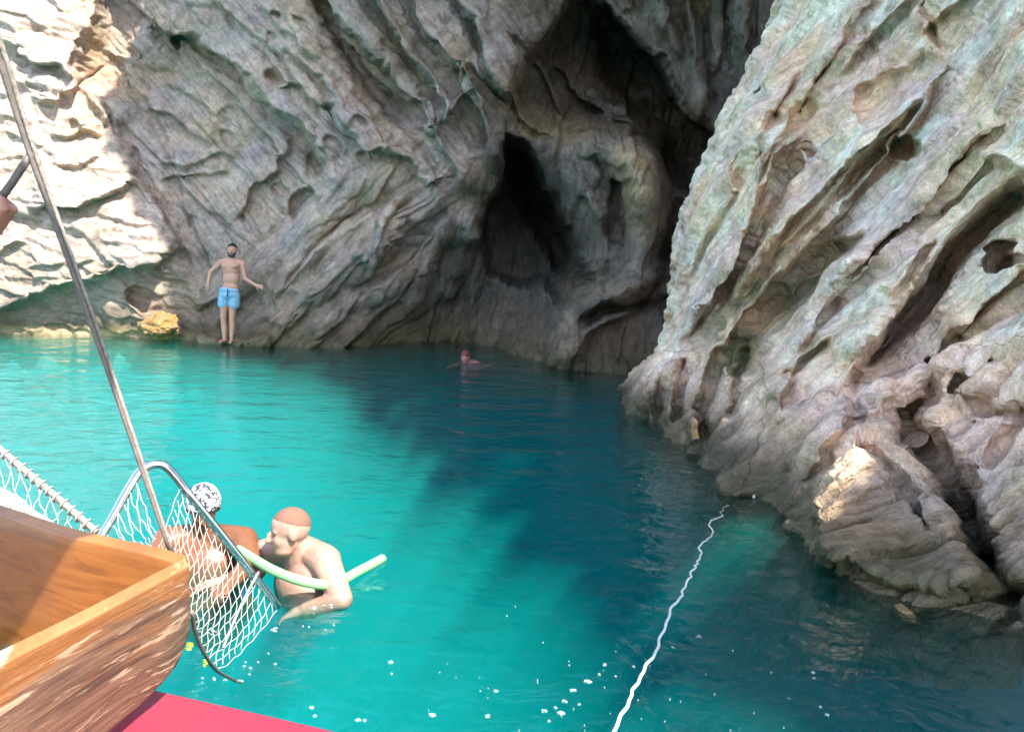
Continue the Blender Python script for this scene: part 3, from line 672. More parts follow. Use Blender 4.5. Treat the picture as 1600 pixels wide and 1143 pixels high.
# ---------------- the cliff above the frame: its rim throws the shade on the cave, the right wall and the water
def build_overhang():
    lit_edge_water = [(310, 541), (430, 562), (560, 612), (650, 690), (740, 765), (840, 860), (950, 950), (1030, 1040), (1130, 1143)]
    R = []
    for (x, y, Yd) in ((60, -380, 15.8), (190, -160, 15.9), (232, -20, 15.8), (196, 50, 15.8), (140, 145, 15.5), (200, 262, 15.2), (268, 395, 14.9)):
        P = at(x, y, Yd); R.append(P - SUN * (P[2] / SUN[2]))
    R.insert(0, R[0] + np.array([-6, 5.0, 0]))
    for (x, y) in lit_edge_water: R.append(at_z(x, y, 0))
    e = R[-1]; R += [e + np.array([0.9, -1.6, 0]), e + np.array([2.2, -5, 0]), e + np.array([5.0, -12, 0]), e + np.array([9.0, -22, 0])]
    R = np.array(R)
    L = np.r_[0, np.cumsum(np.linalg.norm(np.diff(R, axis=0), axis=1))]
    tt = np.linspace(0, L[-1], 420)
    R = np.stack([np.interp(tt, L, R[:, k]) for k in range(3)], 1)
    z_rim = np.interp(R[:, 1], [-20, 0, 3, 6, 10, 14, 20], [7.5, 6.6, 6.3, 8.0, 13.0, 17.0, 21.0])
    T = z_rim / SUN[2]
    jit = np.stack([fbm(R, 0.7, 5, 0.65, off=3.0) * 0.9, fbm(R, 0.7, 5, 0.65, off=9.0) * 0.9, 0 * tt], 1)
    rim = R + jit + SUN * T[:, None]
    inward = np.array([0.80, 0.60, 0])
    ds = np.r_[np.linspace(0, 3, 40), np.linspace(3.2, 26, 80)]
    top = np.array([rim + inward * d + np.array([0, 0, 1]) * (0.2 * min(d, 1) + 1.6 * d) for d in ds])
    ds2 = np.r_[np.linspace(9.0, 3.0, 20), np.linspace(2.85, 0.1, 30)]
    low = np.array([rim + inward * d * 0.55 + np.array([0, 0, -1]) * (0.12 * min(d, 1) + 0.50 * d) for d in ds2])
    G = np.concatenate([low, top], 0)
    p = G.reshape(-1, 3)
    n = 0.8 * fbm(p, 0.5, 4, off=51) + 0.35 * ridged(p, 1.2, 4, off=53) - 0.2
    amt = np.ones(len(G)); k0 = len(ds2); 
    for j in range(len(G)): amt[j] = min(1, abs(j - k0) / 4.0)
    N = normals_of(G).reshape(-1, 3)
    P = p + N * (n * np.repeat(amt, G.shape[1]) * 0.7)[:, None]
    q = grid_quads(G.shape[1], G.shape[0])
    # gaps that let single sunbeams through to the buttress and the wall's edge
    S = P - SUN * (P[:, 2] / SUN[2])[:, None]
    keep = np.ones(len(q), bool)
    cq = S[q].mean(1)
    wob = fbm(cq, 3.0, 3, off=12) * 0.18
    for (x, y, z, r) in ((2.10, 4.80, 0.64, 0.27), (1.94, 4.70, 0.30, 0.17), (3.66, 6.30, 3.35, 0.42), (3.50, 5.75, 2.95, 0.36)):
        t = np.array([x, y, z]); t = t - SUN * (t[2] / SUN[2])
        keep &= ~((np.hypot(cq[:, 0] - t[0], cq[:, 1] - t[1]) + wob) < r)
    dist = np.repeat(np.r_[ds2, ds], G.shape[1])[q].mean(1); near_w = cq[:, 1] < 13
    hn = fbm(cq * np.array([1.0, 1.0, 1.0]), 1.5, 4, 0.6, off=77)
    keep &= ~((hn > 0.07 + 0.13 * dist) & near_w & (dist < 2.6))
    q = q[keep]
    me = np_mesh('cliff_overhang', P, q)
    col = np.tile(np.array(PAL['grey'], np.float32), (len(P), 1)); col = lay(col, 'cream', sstep(-0.1, 0.3, fbm(P, 0.6, 4)) * 0.7)
    set_col(me, col)
    o = mesh_obj('cliff_overhang', me, ROCK)
    tag(o, 'overhanging upper cliff above the cave and rock wall', 'cliff', kind='structure')
    return o

# ------------------------------------------------------------------ sea and seabed
def water_material():
    t = NT('sea_water')
    co = t.coords('Object')
    mp = t.n('ShaderNodeMapping'); mp.inputs['Scale'].default_value = (1.0, 1.5, 1.0); mp.inputs['Rotation'].default_value = (0, 0, 0.35); t.l(co, mp.inputs[0])
    v = mp.outputs[0]
    h = t.math('MULTIPLY', t.noise(v, 1.4, 3, 0.5, 0.3), 1.0)
    h = t.math('ADD', h, t.math('MULTIPLY', t.noise(v, 5.0, 3, 0.55, 0.5), 0.34))
    h = t.math('ADD', h, t.math('MULTIPLY', t.noise(v, 18.0, 2, 0.5), 0.03))
    nrm = t.bump(h, 0.42, 0.11)
    fr = t.n('ShaderNodeFresnel'); fr.inputs['IOR'].default_value = 1.25; t.l(nrm, fr.inputs['Normal'])
    gl = t.n('ShaderNodeBsdfGlossy'); gl.inputs['Roughness'].default_value = 0.05; gl.inputs['Color'].default_value = (1, 1, 1, 1); t.l(nrm, gl.inputs['Normal'])
    tr = t.n('ShaderNodeBsdfTransparent'); tr.inputs['Color'].default_value = (0.93, 0.99, 0.98, 1)
    df = t.n('ShaderNodeBsdfDiffuse')
    patch = t.ramp(t.noise(co, 0.55, 4, 0.55, 0.6), [(0.35, 0.8), (0.65, 1.12)])
    t.l(t.mix(1.0, (0.004, 0.205, 0.185), patch, 'MULTIPLY'), df.inputs['Color'])
    mx = t.n('ShaderNodeMixShader'); mx.inputs[0].default_value = 0.0
    t.l(tr.outputs[0], mx.inputs[1]); t.l(df.outputs[0], mx.inputs[2])
    m2 = t.n('ShaderNodeMixShader'); t.l(fr.outputs[0], m2.inputs[0]); t.l(mx.outputs[0], m2.inputs[1]); t.l(gl.outputs[0], m2.inputs[2])
    t.l(m2.outputs[0], t.out.inputs['Surface'])
    va = t.n('ShaderNodeVolumeAbsorption'); va.inputs['Color'].default_value = (0.05, 0.915, 0.93, 1); va.inputs['Density'].default_value = 1.03
    vs_ = t.n('ShaderNodeVolumeScatter'); vs_.inputs['Color'].default_value = (0.008, 0.74, 0.625, 1); vs_.inputs['Density'].default_value = 0.36; vs_.inputs['Anisotropy'].default_value = 0.0
    ad = t.n('ShaderNodeAddShader'); t.l(va.outputs[0], ad.inputs[0]); t.l(vs_.outputs[0], ad.inputs[1])
    t.l(ad.outputs[0], t.out.inputs['Volume'])
    return t.m
def build_sea():
    bm = bmesh.new()
    x0, x1, y0, y1, zb = -400, 400, -500, 60, -9.0
    v = [bm.verts.new(c) for c in ((x0, y0, 0), (x1, y0, 0), (x1, y1, 0), (x0, y1, 0), (x0, y0, zb), (x1, y0, zb), (x1, y1, zb), (x0, y1, zb))]
    for f in ((0, 1, 2, 3), (7, 6, 5, 4), (0, 4, 5, 1), (1, 5, 6, 2), (2, 6, 7, 3), (3, 7, 4, 0)): bm.faces.new([v[k] for k in f])
    me = bpy.data.meshes.new('sea_water'); bm.to_mesh(me); bm.free()
    o = mesh_obj('sea_water', me, water_material())
    tag(o, 'turquoise sea water in the cove', 'water', kind='structure')
    # seabed
    gx = np.linspace(-16, 12, 300); gy = np.linspace(-6, 22, 300)
    gx = np.r_[-390, -120, -40, gx, 40, 120, 390]; gy = np.r_[-490, -150, -40, gy, 58]
    X, Y = np.meshgrid(gx, gy)
    p = np.stack([X, Y, 0 * X], -1).reshape(-1, 3)
    n = fbm(p, 0.35, 5, 0.55, off=7)
    z = -3.0 + 0.5 * n
    shore = sstep(9, 16, Y) * sstep(2, -7, X)
    z = z * (1 - 0.86 * shore.ravel()) - 0.10 * shore.ravel()
    rocks = np.maximum(ridged(p, 0.8, 4, off=3) - 0.72, 0) * 2.6
    z = z + rocks * 0.7
    p[:, 2] = np.minimum(z, -0.12)
    me = np_mesh('seabed', p, grid_quads(len(gx), len(gy), True))
    t = NT('sand_bed'); co = t.coords('Object')
    m = t.ramp(t.noise(co, 0.9, 6, 0.6, 0.4), [(0.50, 0.0), (0.58, 1.0)])
    c = t.mix(m, (0.52, 0.47, 0.36), (0.07, 0.075, 0.05))
    c = t.mix(1.0, c, t.ramp(t.noise(co, 6, 4), [(0.3, 0.8), (0.7, 1.15)]), 'MULTIPLY')
    t.pbsdf(c, 0.95, t.bump(t.noise(co, 9, 4), 0.4, 0.1))
    b = mesh_obj('seabed', me, t.m)
    tag(b, 'pale sandy seabed with dark weed under the water', 'seabed', kind='structure')

build_back(1.75)
build_right(1.7)
build_overhang()
build_sea()
# ------------------------------------------------------------------ small materials
def plain(name, col, rough=0.6, metal=0.0, nscale=0, namt=0.3, bump=0.0, spec=0.5, sss=0.0):
    t = NT(name); co = t.coords('Object'); c = col; nrm = None
    if nscale:
        n = t.noise(co, nscale, 5, 0.6)
        c = t.mix(1.0, col, t.ramp(n, [(0.3, 1 - namt), (0.7, 1 + namt * 0.6)]), 'MULTIPLY')
        if bump: nrm = t.bump(n, bump, 0.01)
    t.pbsdf(c, rough, nrm, metal, spec, sss); return t.m
def skin(name, base, blush):
    t = NT(name); co = t.coords('Object')
    c = t.mix(t.ramp(t.noise(co, 7, 4, 0.55), [(0.35, 0.0), (0.7, 1.0)]), base, blush)
    c = t.mix(1.0, c, t.ramp(t.noise(co, 45, 4, 0.6), [(0.3, 0.88), (0.7, 1.08)]), 'MULTIPLY')
    t.pbsdf(c, 0.38, t.bump(t.noise(co, 90, 3), 0.2, 0.004), 0, 0.5, 0.06); return t.m
def wood_inner():
    t = NT('varnished_wood'); co = t.coords('Object', (1.2, 1.2, 9.0), (0, 0.05, 0))
    n = t.noise(co, 3.0, 7, 0.6, 1.4)
    c = t.ramp(n, [(0.25, (0.17, 0.055, 0.012)), (0.5, (0.31, 0.105, 0.02)), (0.75, (0.40, 0.15, 0.035))])
    b = t.pbsdf(c, 0.38, t.bump(n, 0.2, 0.004)); b.inputs['Coat Weight'].default_value = 0.25; return t.m
def wood_worn():
    t = NT('weathered_wood'); uv = t.n('ShaderNodeAttribute', attribute_name='Grain').outputs['Vector']
    mp = t.n('ShaderNodeMapping'); mp.inputs['Scale'].default_value = (1.3, 16.0, 1.0); t.l(uv, mp.inputs[0])
    n = t.noise(mp.outputs[0], 2.2, 9, 0.66, 0.8); n2 = t.noise(mp.outputs[0], 7.0, 8, 0.7, 0.4)
    mb = t.n('ShaderNodeMapping'); mb.inputs['Scale'].default_value = (2.0, 5.0, 1.0); t.l(uv, mb.inputs[0]); big = t.noise(mb.outputs[0], 1.6, 5, 0.6, 0.6)
    c = t.ramp(n, [(0.28, (0.05, 0.032, 0.024)), (0.45, (0.14, 0.082, 0.052)), (0.6, (0.24, 0.145, 0.085)), (0.75, (0.38, 0.26, 0.16))])
    sp_ = t.n('ShaderNodeSeparateXYZ'); t.l(uv, sp_.inputs[0])
    varn = t.ramp(t.math('SUBTRACT', t.math('ADD', big, 0.16), t.math('MULTIPLY', sp_.outputs[1], 1.3)), [(0.46, 0.0), (0.60, 1.0)])
    c = t.mix(t.math('MULTIPLY', varn, 0.75), c, t.ramp(n2, [(0.3, (0.27, 0.095, 0.02)), (0.7, (0.40, 0.165, 0.042))]))
    mq = t.n('ShaderNodeMapping'); mq.inputs['Scale'].default_value = (1.6, 10.0, 1.0); t.l(uv, mq.inputs[0]); n4 = t.noise(mq.outputs[0], 2.6, 6, 0.62, 0.3)
    sc = t.math('MAXIMUM', t.ramp(n2, [(0.66, 0.0), (0.72, 1.0)]), t.ramp(n4, [(0.565, 0.0), (0.62, 1.0)]))
    c = t.mix(t.math('MULTIPLY', sc, 0.8), c, (0.58, 0.44, 0.29))
    t.pbsdf(c, 0.62, t.bump(t.math('ADD', n, t.math('MULTIPLY', n2, 0.6)), 0.5, 0.006), 0, 0.4); return t.m
STEEL = plain('stainless_steel', (0.62, 0.62, 0.61), 0.22, 1.0, 30, 0.15)
NYLON = plain('net_cord', (0.40, 0.395, 0.36), 0.7, 0, 40, 0.15)
ROPEW = plain('white_rope', (0.62, 0.60, 0.55), 0.75, 0, 60, 0.2, 0.3)
ROPED = plain('grey_cable', (0.15, 0.12, 0.105), 0.6, 0, 60, 0.35, 0.3)
ROPEB = plain('braided_line', (0.30, 0.25, 0.215), 0.6, 0, 90, 0.5, 0.4)
RED = plain('red_paint', (0.28, 0.024, 0.045), 0.55, 0, 160, 0.18, 0.15)
WHITEP = plain('white_paint', (0.52, 0.51, 0.48), 0.45, 0, 12, 0.08)
CANVAS = plain('canvas', (0.55, 0.5, 0.42), 0.9, 0, 20, 0.1)

# ------------------------------------------------------------------ mesh helpers
def tube_into(bm, pts, r, seg=8, close=False):
    pts = [Vector(p) for p in pts]; n = len(pts)
    rs = r if isinstance(r, (list, tuple, np.ndarray)) else [r] * n
    t0 = (pts[1] - pts[0]).normalized(); up = Vector((0, 0, 1)) if abs(t0.z) < 0.9 else Vector((1, 0, 0))
    nrm = t0.cross(up).normalized(); rings = []
    for k in range(n):
        t = (pts[min(k + 1, n - 1)] - pts[max(k - 1, 0)]).normalized()
        nrm = (nrm - t * nrm.dot(t)).normalized(); b = t.cross(nrm)
        rings.append([bm.verts.new(pts[k] + (nrm * math.cos(2 * math.pi * j / seg) + b * math.sin(2 * math.pi * j / seg)) * rs[k]) for j in range(seg)])
    for k in range(n - 1):
        for j in range(seg):
            f = bm.faces.new((rings[k][j], rings[k][(j + 1) % seg], rings[k + 1][(j + 1) % seg], rings[k + 1][j])); f.smooth = True
    bm.faces.new(rings[0][::-1]); bm.faces.new(rings[-1])
def spline(pts, n):
    """Catmull-Rom through the points"""
    P = [Vector(p) for p in pts]; P = [P[0] * 2 - P[1]] + P + [P[-1] * 2 - P[-2]]; out = []
    m = len(P) - 3
    for i in range(n):
        u = i / (n - 1) * m; k = min(int(u), m - 1); t = u - k; a, b, c, d = P[k:k + 4]
        out.append(0.5 * ((2 * b) + (c - a) * t + (2 * a - 5 * b + 4 * c - d) * t * t + (3 * b - a - 3 * c + d) * t ** 3))
    return out
def bm_obj(name, bm, mat, parent=None, base=None):
    """link a bmesh; base = origin for the object (world point) when it is a thing of its own"""
    if base is not None: bmesh.ops.translate(bm, verts=bm.verts, vec=-Vector(base))
    me = bpy.data.meshes.new(name); bm.normal_update(); bm.to_mesh(me); bm.free()
    if mat: me.materials.append(mat)
    o = bpy.data.objects.new(name, me)
    if base is not None: o.location = base
    COL.objects.link(o)
    if parent is not None:
        o.parent = parent
        if parent.location.length: o.matrix_parent_inverse = Matrix.Translation(parent.location).inverted()
    return o
def tube_obj(name, pts, r, mat, parent=None, seg=8, base=None):
    bm = bmesh.new(); tube_into(bm, pts, r, seg); return bm_obj(name, bm, mat, parent, base)
def sheet_obj(name, top, bot, thick, mat, parent=None, rows=10, bulge=0.0):
    """a plank: outer face spanned by two edge polylines, given thickness along a vector"""
    n = len(top); bm = bmesh.new(); gl = bm.verts.layers.float_vector.new('Grain')
    def grid(off):
        G = []; s = 0
        for i in range(n):
            if i: s += (top[i] - top[i - 1]).length
            row = []
            for j in range(rows + 1):
                t = j / rows; p = top[i].lerp(bot[i], t) + off + Vector((0.35, -0.9, 0)).normalized() * bulge * math.sin(math.pi * t)
                v = bm.verts.new(p); v[gl] = Vector((s, t * (top[i] - bot[i]).length, off.length)); row.append(v)
            G.append(row)
        return G
    A = grid(Vector()); B = grid(thick)
    for i in range(n - 1):
        for j in range(rows):
            for G, fl in ((A, 0), (B, 1)):
                q = [G[i][j], G[i + 1][j], G[i + 1][j + 1], G[i][j + 1]]
                f = bm.faces.new(q if fl else q[::-1]); f.smooth = True
        for j in (0, rows):
            q = [A[i][j], A[i + 1][j], B[i + 1][j], B[i][j]]; bm.faces.new(q if j == 0 else q[::-1])
    for i in (0, n - 1):
        for j in range(rows):
            q = [A[i][j], A[i][j + 1], B[i][j + 1], B[i][j]]; bm.faces.new(q if i == 0 else q[::-1])
    bmesh.ops.recalc_face_normals(bm, faces=bm.faces)
    o = bm_obj(name, bm, mat, parent)
    b = o.modifiers.new('bevel', 'BEVEL'); b.width = 0.006; b.segments = 3; b.limit_method = 'ANGLE'; b.angle_limit = math.radians(50)
    return o

# bodies: overlapping tapered limbs fused into one continuous skin
def add_capsule(bm, p0, p1, r0, r1, seg=14):
    p0 = Vector(p0); p1 = Vector(p1); ax = (p1 - p0); L = ax.length; ax.normalize()
    u = ax.orthogonal().normalized(); w = ax.cross(u); rings = []
    prof = [(-r0 * math.cos(a), r0 * math.sin(a)) for a in np.linspace(0.25, math.pi / 2, 4)] + [(L + r1 * math.sin(a), r1 * math.cos(a)) for a in np.linspace(0, math.pi / 2 - 0.25, 4)]
    for (d, r) in prof: rings.append([bm.verts.new(p0 + ax * d + (u * math.cos(2 * math.pi * j / seg) + w * math.sin(2 * math.pi * j / seg)) * r) for j in range(seg)])
    for k in range(len(rings) - 1):
        for j in range(seg): bm.faces.new((rings[k][j], rings[k][(j + 1) % seg], rings[k + 1][(j + 1) % seg], rings[k + 1][j]))
    bm.faces.new(rings[0][::-1]); bm.faces.new(rings[-1])
def add_ell(bm, c, r, frame=None):
    F = frame or Matrix.Identity(3)
    M = Matrix.Translation(Vector(c)) @ F.to_4x4() @ Matrix.Diagonal((r[0], r[1], r[2], 1))
    bmesh.ops.create_icosphere(bm, subdivisions=3, radius=1.0, matrix=M)
def frame(fwd, up=(0, 0, 1)):
    """columns: right-hand side (x), forward (y), up (z) of a head or trunk"""
    f = Vector(fwd).normalized(); u = Vector(up); s = f.cross(u).normalized(); u = s.cross(f)
    return Matrix((s, f, u)).transposed()
def fuse(name, prims, voxel, mat, parent=None, smooth=4, base=None):
    bm = bmesh.new()
    for pr in prims:
        if pr[0] == 'c': add_capsule(bm, *pr[1:])
        else: add_ell(bm, *pr[1:])
    me = bpy.data.meshes.new('tmp'); bm.to_mesh(me); bm.free()
    o = bpy.data.objects.new('tmp', me); COL.objects.link(o)
    r = o.modifiers.new('r', 'REMESH'); r.mode = 'VOXEL'; r.voxel_size = voxel; r.use_smooth_shade = True
    s = o.modifiers.new('s', 'SMOOTH'); s.factor = 0.5; s.iterations = smooth
    dg = bpy.context.evaluated_depsgraph_get()
    m2 = bpy.data.meshes.new_from_object(o.evaluated_get(dg)); bpy.data.objects.remove(o); bpy.data.meshes.remove(me)
    m2.name = name; m2.materials.clear(); m2.materials.append(mat)
    if base is not None: m2.transform(Matrix.Translation(-Vector(base)))
    ob = bpy.data.objects.new(name, m2)
    if base is not None: ob.location = base
    COL.objects.link(ob)
    if parent is not None:
        ob.parent = parent; ob.matrix_parent_inverse = Matrix.Translation(parent.location).inverted()
    return ob
def limb(*pts):
    """pts: (x, y, z, r) chain"""
    return [('c', a[:3], b[:3], a[3], b[3]) for a, b in zip(pts[:-1], pts[1:])]
def head_prims(c, F, s=1.0, jaw=1.0):
    """skull, jaw, nose, brow, lips, ears around centre c; F = frame (side, forward, up); s scales a 0.24 m head"""
    c = Vector(c); q = lambda x, y, z: c + F @ Vector((x, y, z)) * s
    R = lambda *r: tuple(v * s for v in r)
    return [('e', q(0, -.012, .025), R(.078, .098, .092), F), ('e', q(0, .022, -.035), R(.062, .070, .078), F), ('e', q(0, .052, -.088), R(.040 * jaw, .034, .030), F), ('e', q(0, .090, -.012), R(.013, .022, .030), F),
            ('e', q(0, .106, -.028), R(.017, .018, .013), F), ('e', q(.028, .070, .018), R(.026, .014, .010), F), ('e', q(-.028, .070, .018), R(.026, .014, .010), F), ('e', q(.030, .062, -.004), R(.020, .014, .014), F), ('e', q(-.030, .062, -.004), R(.020, .014, .014), F), ('e', q(0, .082, -.062), R(.022, .012, .012), F),
            ('e', q(.034, .062, -.030), R(.022, .022, .026), F), ('e', q(-.034, .062, -.030), R(.022, .022, .026), F), ('e', q(.078, -.008, -.008), R(.012, .022, .032), F), ('e', q(-.078, -.008, -.008), R(.012, .022, .032), F)]
def eyes(name, c, F, s, parent):
    for sx in (-1, 1):
        bm = bmesh.new(); add_ell(bm, Vector(c) + F @ Vector((sx * .029, .074, -.003)) * s, (.0085 * s, .007 * s, .0042 * s), F)
        bm_obj('eye', bm, EYE, parent)
def cap(name, c, F, r, keep, mat, parent, off=(0, -.012, .025), thick=0.006, fade=False):
    """shell over part of the skull: keep(x, y, z) on the unit sphere (side, forward, up)"""
    bm = bmesh.new(); bmesh.ops.create_icosphere(bm, subdivisions=5, radius=1.0)
    bmesh.ops.delete(bm, geom=[f for f in bm.faces if not keep(*f.calc_center_median())], context='FACES')
    for v in bm.verts:
        g = float(sstep(-0.02, 0.16, np.array(fade(*v.co)))) if fade else 1.0
        n = (0.955 + 0.045 * g) + (0.0 if fade else 0.02) * math.sin(v.co.x * 19 + v.co.z * 7) * math.sin(v.co.y * 23)
        v.co = Vector(c) + F @ Vector((v.co.x * r[0] * n + off[0], v.co.y * r[1] * n + off[1], v.co.z * r[2] * n + off[2]))
    for f in bm.faces: f.smooth = True
    o = bm_obj(name, bm, mat, parent)
    if fade: return o
    m = o.modifiers.new('t', 'SOLIDIFY'); m.thickness = thick; m.offset = 0; return o
def hand_prims(w, d, n, s=1.0, curl=0.3, spread=0.10, flip=1):
    """hand from wrist w pointing along d, back of hand along n: palm, four unequal fingers, thumb from the side"""
    w = Vector(w); d = Vector(d).normalized(); n = Vector(n); n = (n - d * n.dot(d)).normalized(); x = d.cross(n) * flip
    out = [('c', w, w + d * .05 * s, .024 * s, .028 * s), ('c', w + d * .03 * s + x * .018 * s, w + d * .085 * s + x * .026 * s, .018 * s, .014 * s), ('c', w + d * .03 * s - x * .018 * s, w + d * .085 * s - x * .024 * s, .018 * s, .014 * s), ('c', w + d * .03 * s, w + d * .088 * s, .018 * s, .015 * s)]
    for k, (o, L) in enumerate(((.031, .066), (.011, .078), (-.010, .072), (-.030, .056))):
        p = w + d * .088 * s + x * o * s; dirv = (d + x * (o * spread * 30)).normalized()
        a = p + (dirv * math.cos(curl * .6) - n * math.sin(curl * .6)) * L * .45 * s
        b = a + (dirv * math.cos(curl * 1.5) - n * math.sin(curl * 1.5)) * L * .32 * s
        c = b + (dirv * math.cos(curl * 2.4) - n * math.sin(curl * 2.4)) * L * .25 * s
        out += [('c', p, a, .0095 * s, .0088 * s), ('c', a, b, .0088 * s, .008 * s), ('c', b, c, .008 * s, .007 * s)]
    p = w + d * .028 * s + x * .026 * s; a = p + (d * .6 + x * .8 - n * .15).normalized() * .042 * s; b = a + (d * .85 + x * .4 - n * .3).normalized() * .034 * s
    out += [('c', p, a, .0135 * s, .011 * s), ('c', a, b, .011 * s, .0085 * s)]
    return out
EYE = plain('eye', (0.03, 0.02, 0.015), 0.2)
HAIR_D = plain('dark_hair', (0.022, 0.016, 0.012), 0.7, 0, 120, 0.5, 0.4)
HAIR_G = plain('short_sandy_hair', (0.20, 0.098, 0.062), 0.8, 0, 160, 0.4, 0.4)

# ------------------------------------------------------------------ rocks at the waterline
def boulder(name, c, r, colname, seed, label, rough=0.35, sub=5, squash=None):
    bm = bmesh.new(); bmesh.ops.create_icosphere(bm, subdivisions=sub, radius=1.0)
    co = np.array([v.co[:] for v in bm.verts]); q = co * 1.3 + seed * 3.1
    f1, f2, cid, ac, bc = cells(co[:, 0] * 1.5 + co[:, 1] + seed, co[:, 2] * 2.2 + co[:, 1] * .6, seed)
    d = 1 + rough * fbm(q, 1.0, 3) + rough * 0.35 * (cid / 255.0 - .5) + rough * 0.25 * fbm(q, 5.0, 3) - 0.05 * np.exp(-((f2 - f1) / .08) ** 2)
    co2 = co * d[:, None] * np.array(r)
    for v, p in zip(bm.verts, co2): v.co = p
    for f in bm.faces: f.smooth = True
    me = bpy.data.meshes.new(name); bm.to_mesh(me); bm.free()
    col = np.tile(np.array(PAL['grey'], np.float32), (len(co2), 1))
    col = lay(col, colname, 0.9 + 0.5 * fbm(q, 2.0, 3)); col = lay(col, 'brown', sstep(0.05, 0.3, fbm(q, 2.4, 3, off=5)) * 0.5)
    set_col(me, col)
    o = mesh_obj(name, me, ROCK); o.location = c; tag(o, label, 'rock'); return o
PAL['gold'] = (.24, .14, .04)
boulder('boulder', V(248, 510, 14.7), (0.33, 0.26, 0.23), 'gold', 4, 'small sunlit golden rock at the waterline left of the standing bather', 0.5)
boulder('stone', VZ(1412, 957, -0.02), (0.045, 0.09, 0.03), 'gold', 9, 'small yellow stone just breaking the water below the right rock wall', 0.4, 4)

# ------------------------------------------------------------------ the boat's bow
boat = empty('boat', (-0.9, 1.6, 0.0))
tag(boat, 'wooden boat bow with worn orange planks and a red hull', 'boat')
ZT = 0.95
n1 = 14
topL = [VZ(-420, 1290, ZT), VZ(-150, 1112, ZT), VZ(0, 1037, ZT), VZ(150, 961, ZT), VZ(260, 902, ZT), VZ(297, 882, ZT)]
botL = [VZ(-330, 1560, 0.60), VZ(0, 1290, 0.60), VZ(120, 1190, 0.60), VZ(215, 1106, 0.61), VZ(272, 1045, 0.66), VZ(297, 985, 0.74)]
tt_ = spline(topL, 30); bb_ = spline(botL, 30)
near = sheet_obj('bow_plank', tt_, bb_, Vector((-0.028, 0.040, 0.004)), wood_worn(), boat, 14, 0.012)
near['label'] = 'weathered outer plank with worn varnish'
topF = [VZ(-420, 655, ZT), VZ(0, 789, ZT), VZ(110, 824, ZT), VZ(230, 851, ZT), VZ(286, 866, ZT)]
tf_ = spline(topF, 24); bf_ = [p + Vector((0, -0.02, -0.78 + 0.67 * k / 23)) for k, p in enumerate(tf_)]
far = sheet_obj('bow_plank', [p + Vector((0.012, -0.045, -0.004)) for p in tf_], [p + Vector((0.012, -0.03, 0)) for p in bf_], Vector((0.0, 0.045, 0.004)), wood_inner(), boat, 10)
far['label'] = 'varnished orange inner plank'
# red hull below: a broad painted strake
ht = [VZ(150, 1055, 0.55), VZ(245, 1077, 0.55), VZ(400, 1112, 0.55), VZ(545, 1146, 0.55), VZ(700, 1185, 0.55), VZ(900, 1240, 0.55)]
hb = [p + Vector((-0.55, -0.75, 0.0)) for p in ht]
hull = sheet_obj('hull', spline(ht, 20), spline(hb, 20), Vector((0, 0, -0.07)), RED, boat, 6)
hb2 = spline([p + Vector((-0.03, -0.03, -0.05)) for p in ht], 20); sheet_obj('hull_side', hb2, [p + Vector((-0.25, -0.35, -0.8)) for p in hb2], Vector((-.04, -.03, 0)), RED, boat, 6)
# white gunwale seen past the far plank
gw = spline([V(-250, 655, 2.75), V(0, 768, 2.62), V(45, 800, 2.55), V(80, 822, 2.5)], 12)
sheet_obj('gunwale', gw, [p + Vector((0, -0.02, -0.22)) for p in gw], Vector((-0.02, 0.05, 0)), WHITEP, boat, 4)
# steel boarding frame
rail_pts = [V(140, 868, 2.36), V(172, 815, 2.42), V(208, 752, 2.50), V(226, 731, 2.53), V(250, 725, 2.55), V(268, 737, 2.56), V(300, 777, 2.58), V(368, 862, 2.68), V(434, 948, 2.80)]
tube_obj('bow_rail', spline(rail_pts, 60), 0.0135, STEEL, boat, 12)
# rope lashed rail at the far left
sp = spline([V(-120, 600, 2.85), V(0, 702, 2.72), V(75, 765, 2.64), V(152, 832, 2.55)], 40)
tube_obj('lashed_rail', sp, 0.012, ROPEB, boat, 8)
for k in range(4, 39, 2):
    c = sp[k]; t_ = (sp[min(k + 1, 39)] - sp[k - 1]).normalized(); a_ = t_.orthogonal().normalized(); b_ = t_.cross(a_)
    ring = [c + (a_ * math.cos(w) + b_ * math.sin(w)) * 0.0165 + t_ * (0.010 * math.sin(w * 0.5 + 0.4)) for w in np.linspace(0, 2 * math.pi * 0.97, 14)]
    tube_obj('lacing', ring, 0.0032, NYLON, boat, 5)
# grab line: twin stay, with a side strut that the crew member holds
stay = empty('stay', V(266, 866, 1.93)); tag(stay, 'twin braided stay line slanting up from the bow plank', 'rope')
sA = [V(-60, -80, 1.70), V(0, 98, 1.76), V(47, 242, 1.80), V(150, 528, 1.86), V(267, 866, 1.93)]
sB = [V(-48, -80, 1.71), V(11, 98, 1.77), V(56, 242, 1.81), V(157, 528, 1.87), V(271, 866, 1.935)]
tube_obj('line', spline(sA, 40), [0.0072 - 0.0025 * k / 39 for k in range(40)], ROPED, stay, 8)
tube_obj('line', spline(sB, 40), [0.0066 - 0.0024 * k / 39 for k in range(40)], ROPEB, stay, 8)
tube_obj('strut', [V(50, 238, 1.805), V(20, 284, 1.80), V(-60, 395, 1.79)], 0.0085, ROPED, stay, 10)

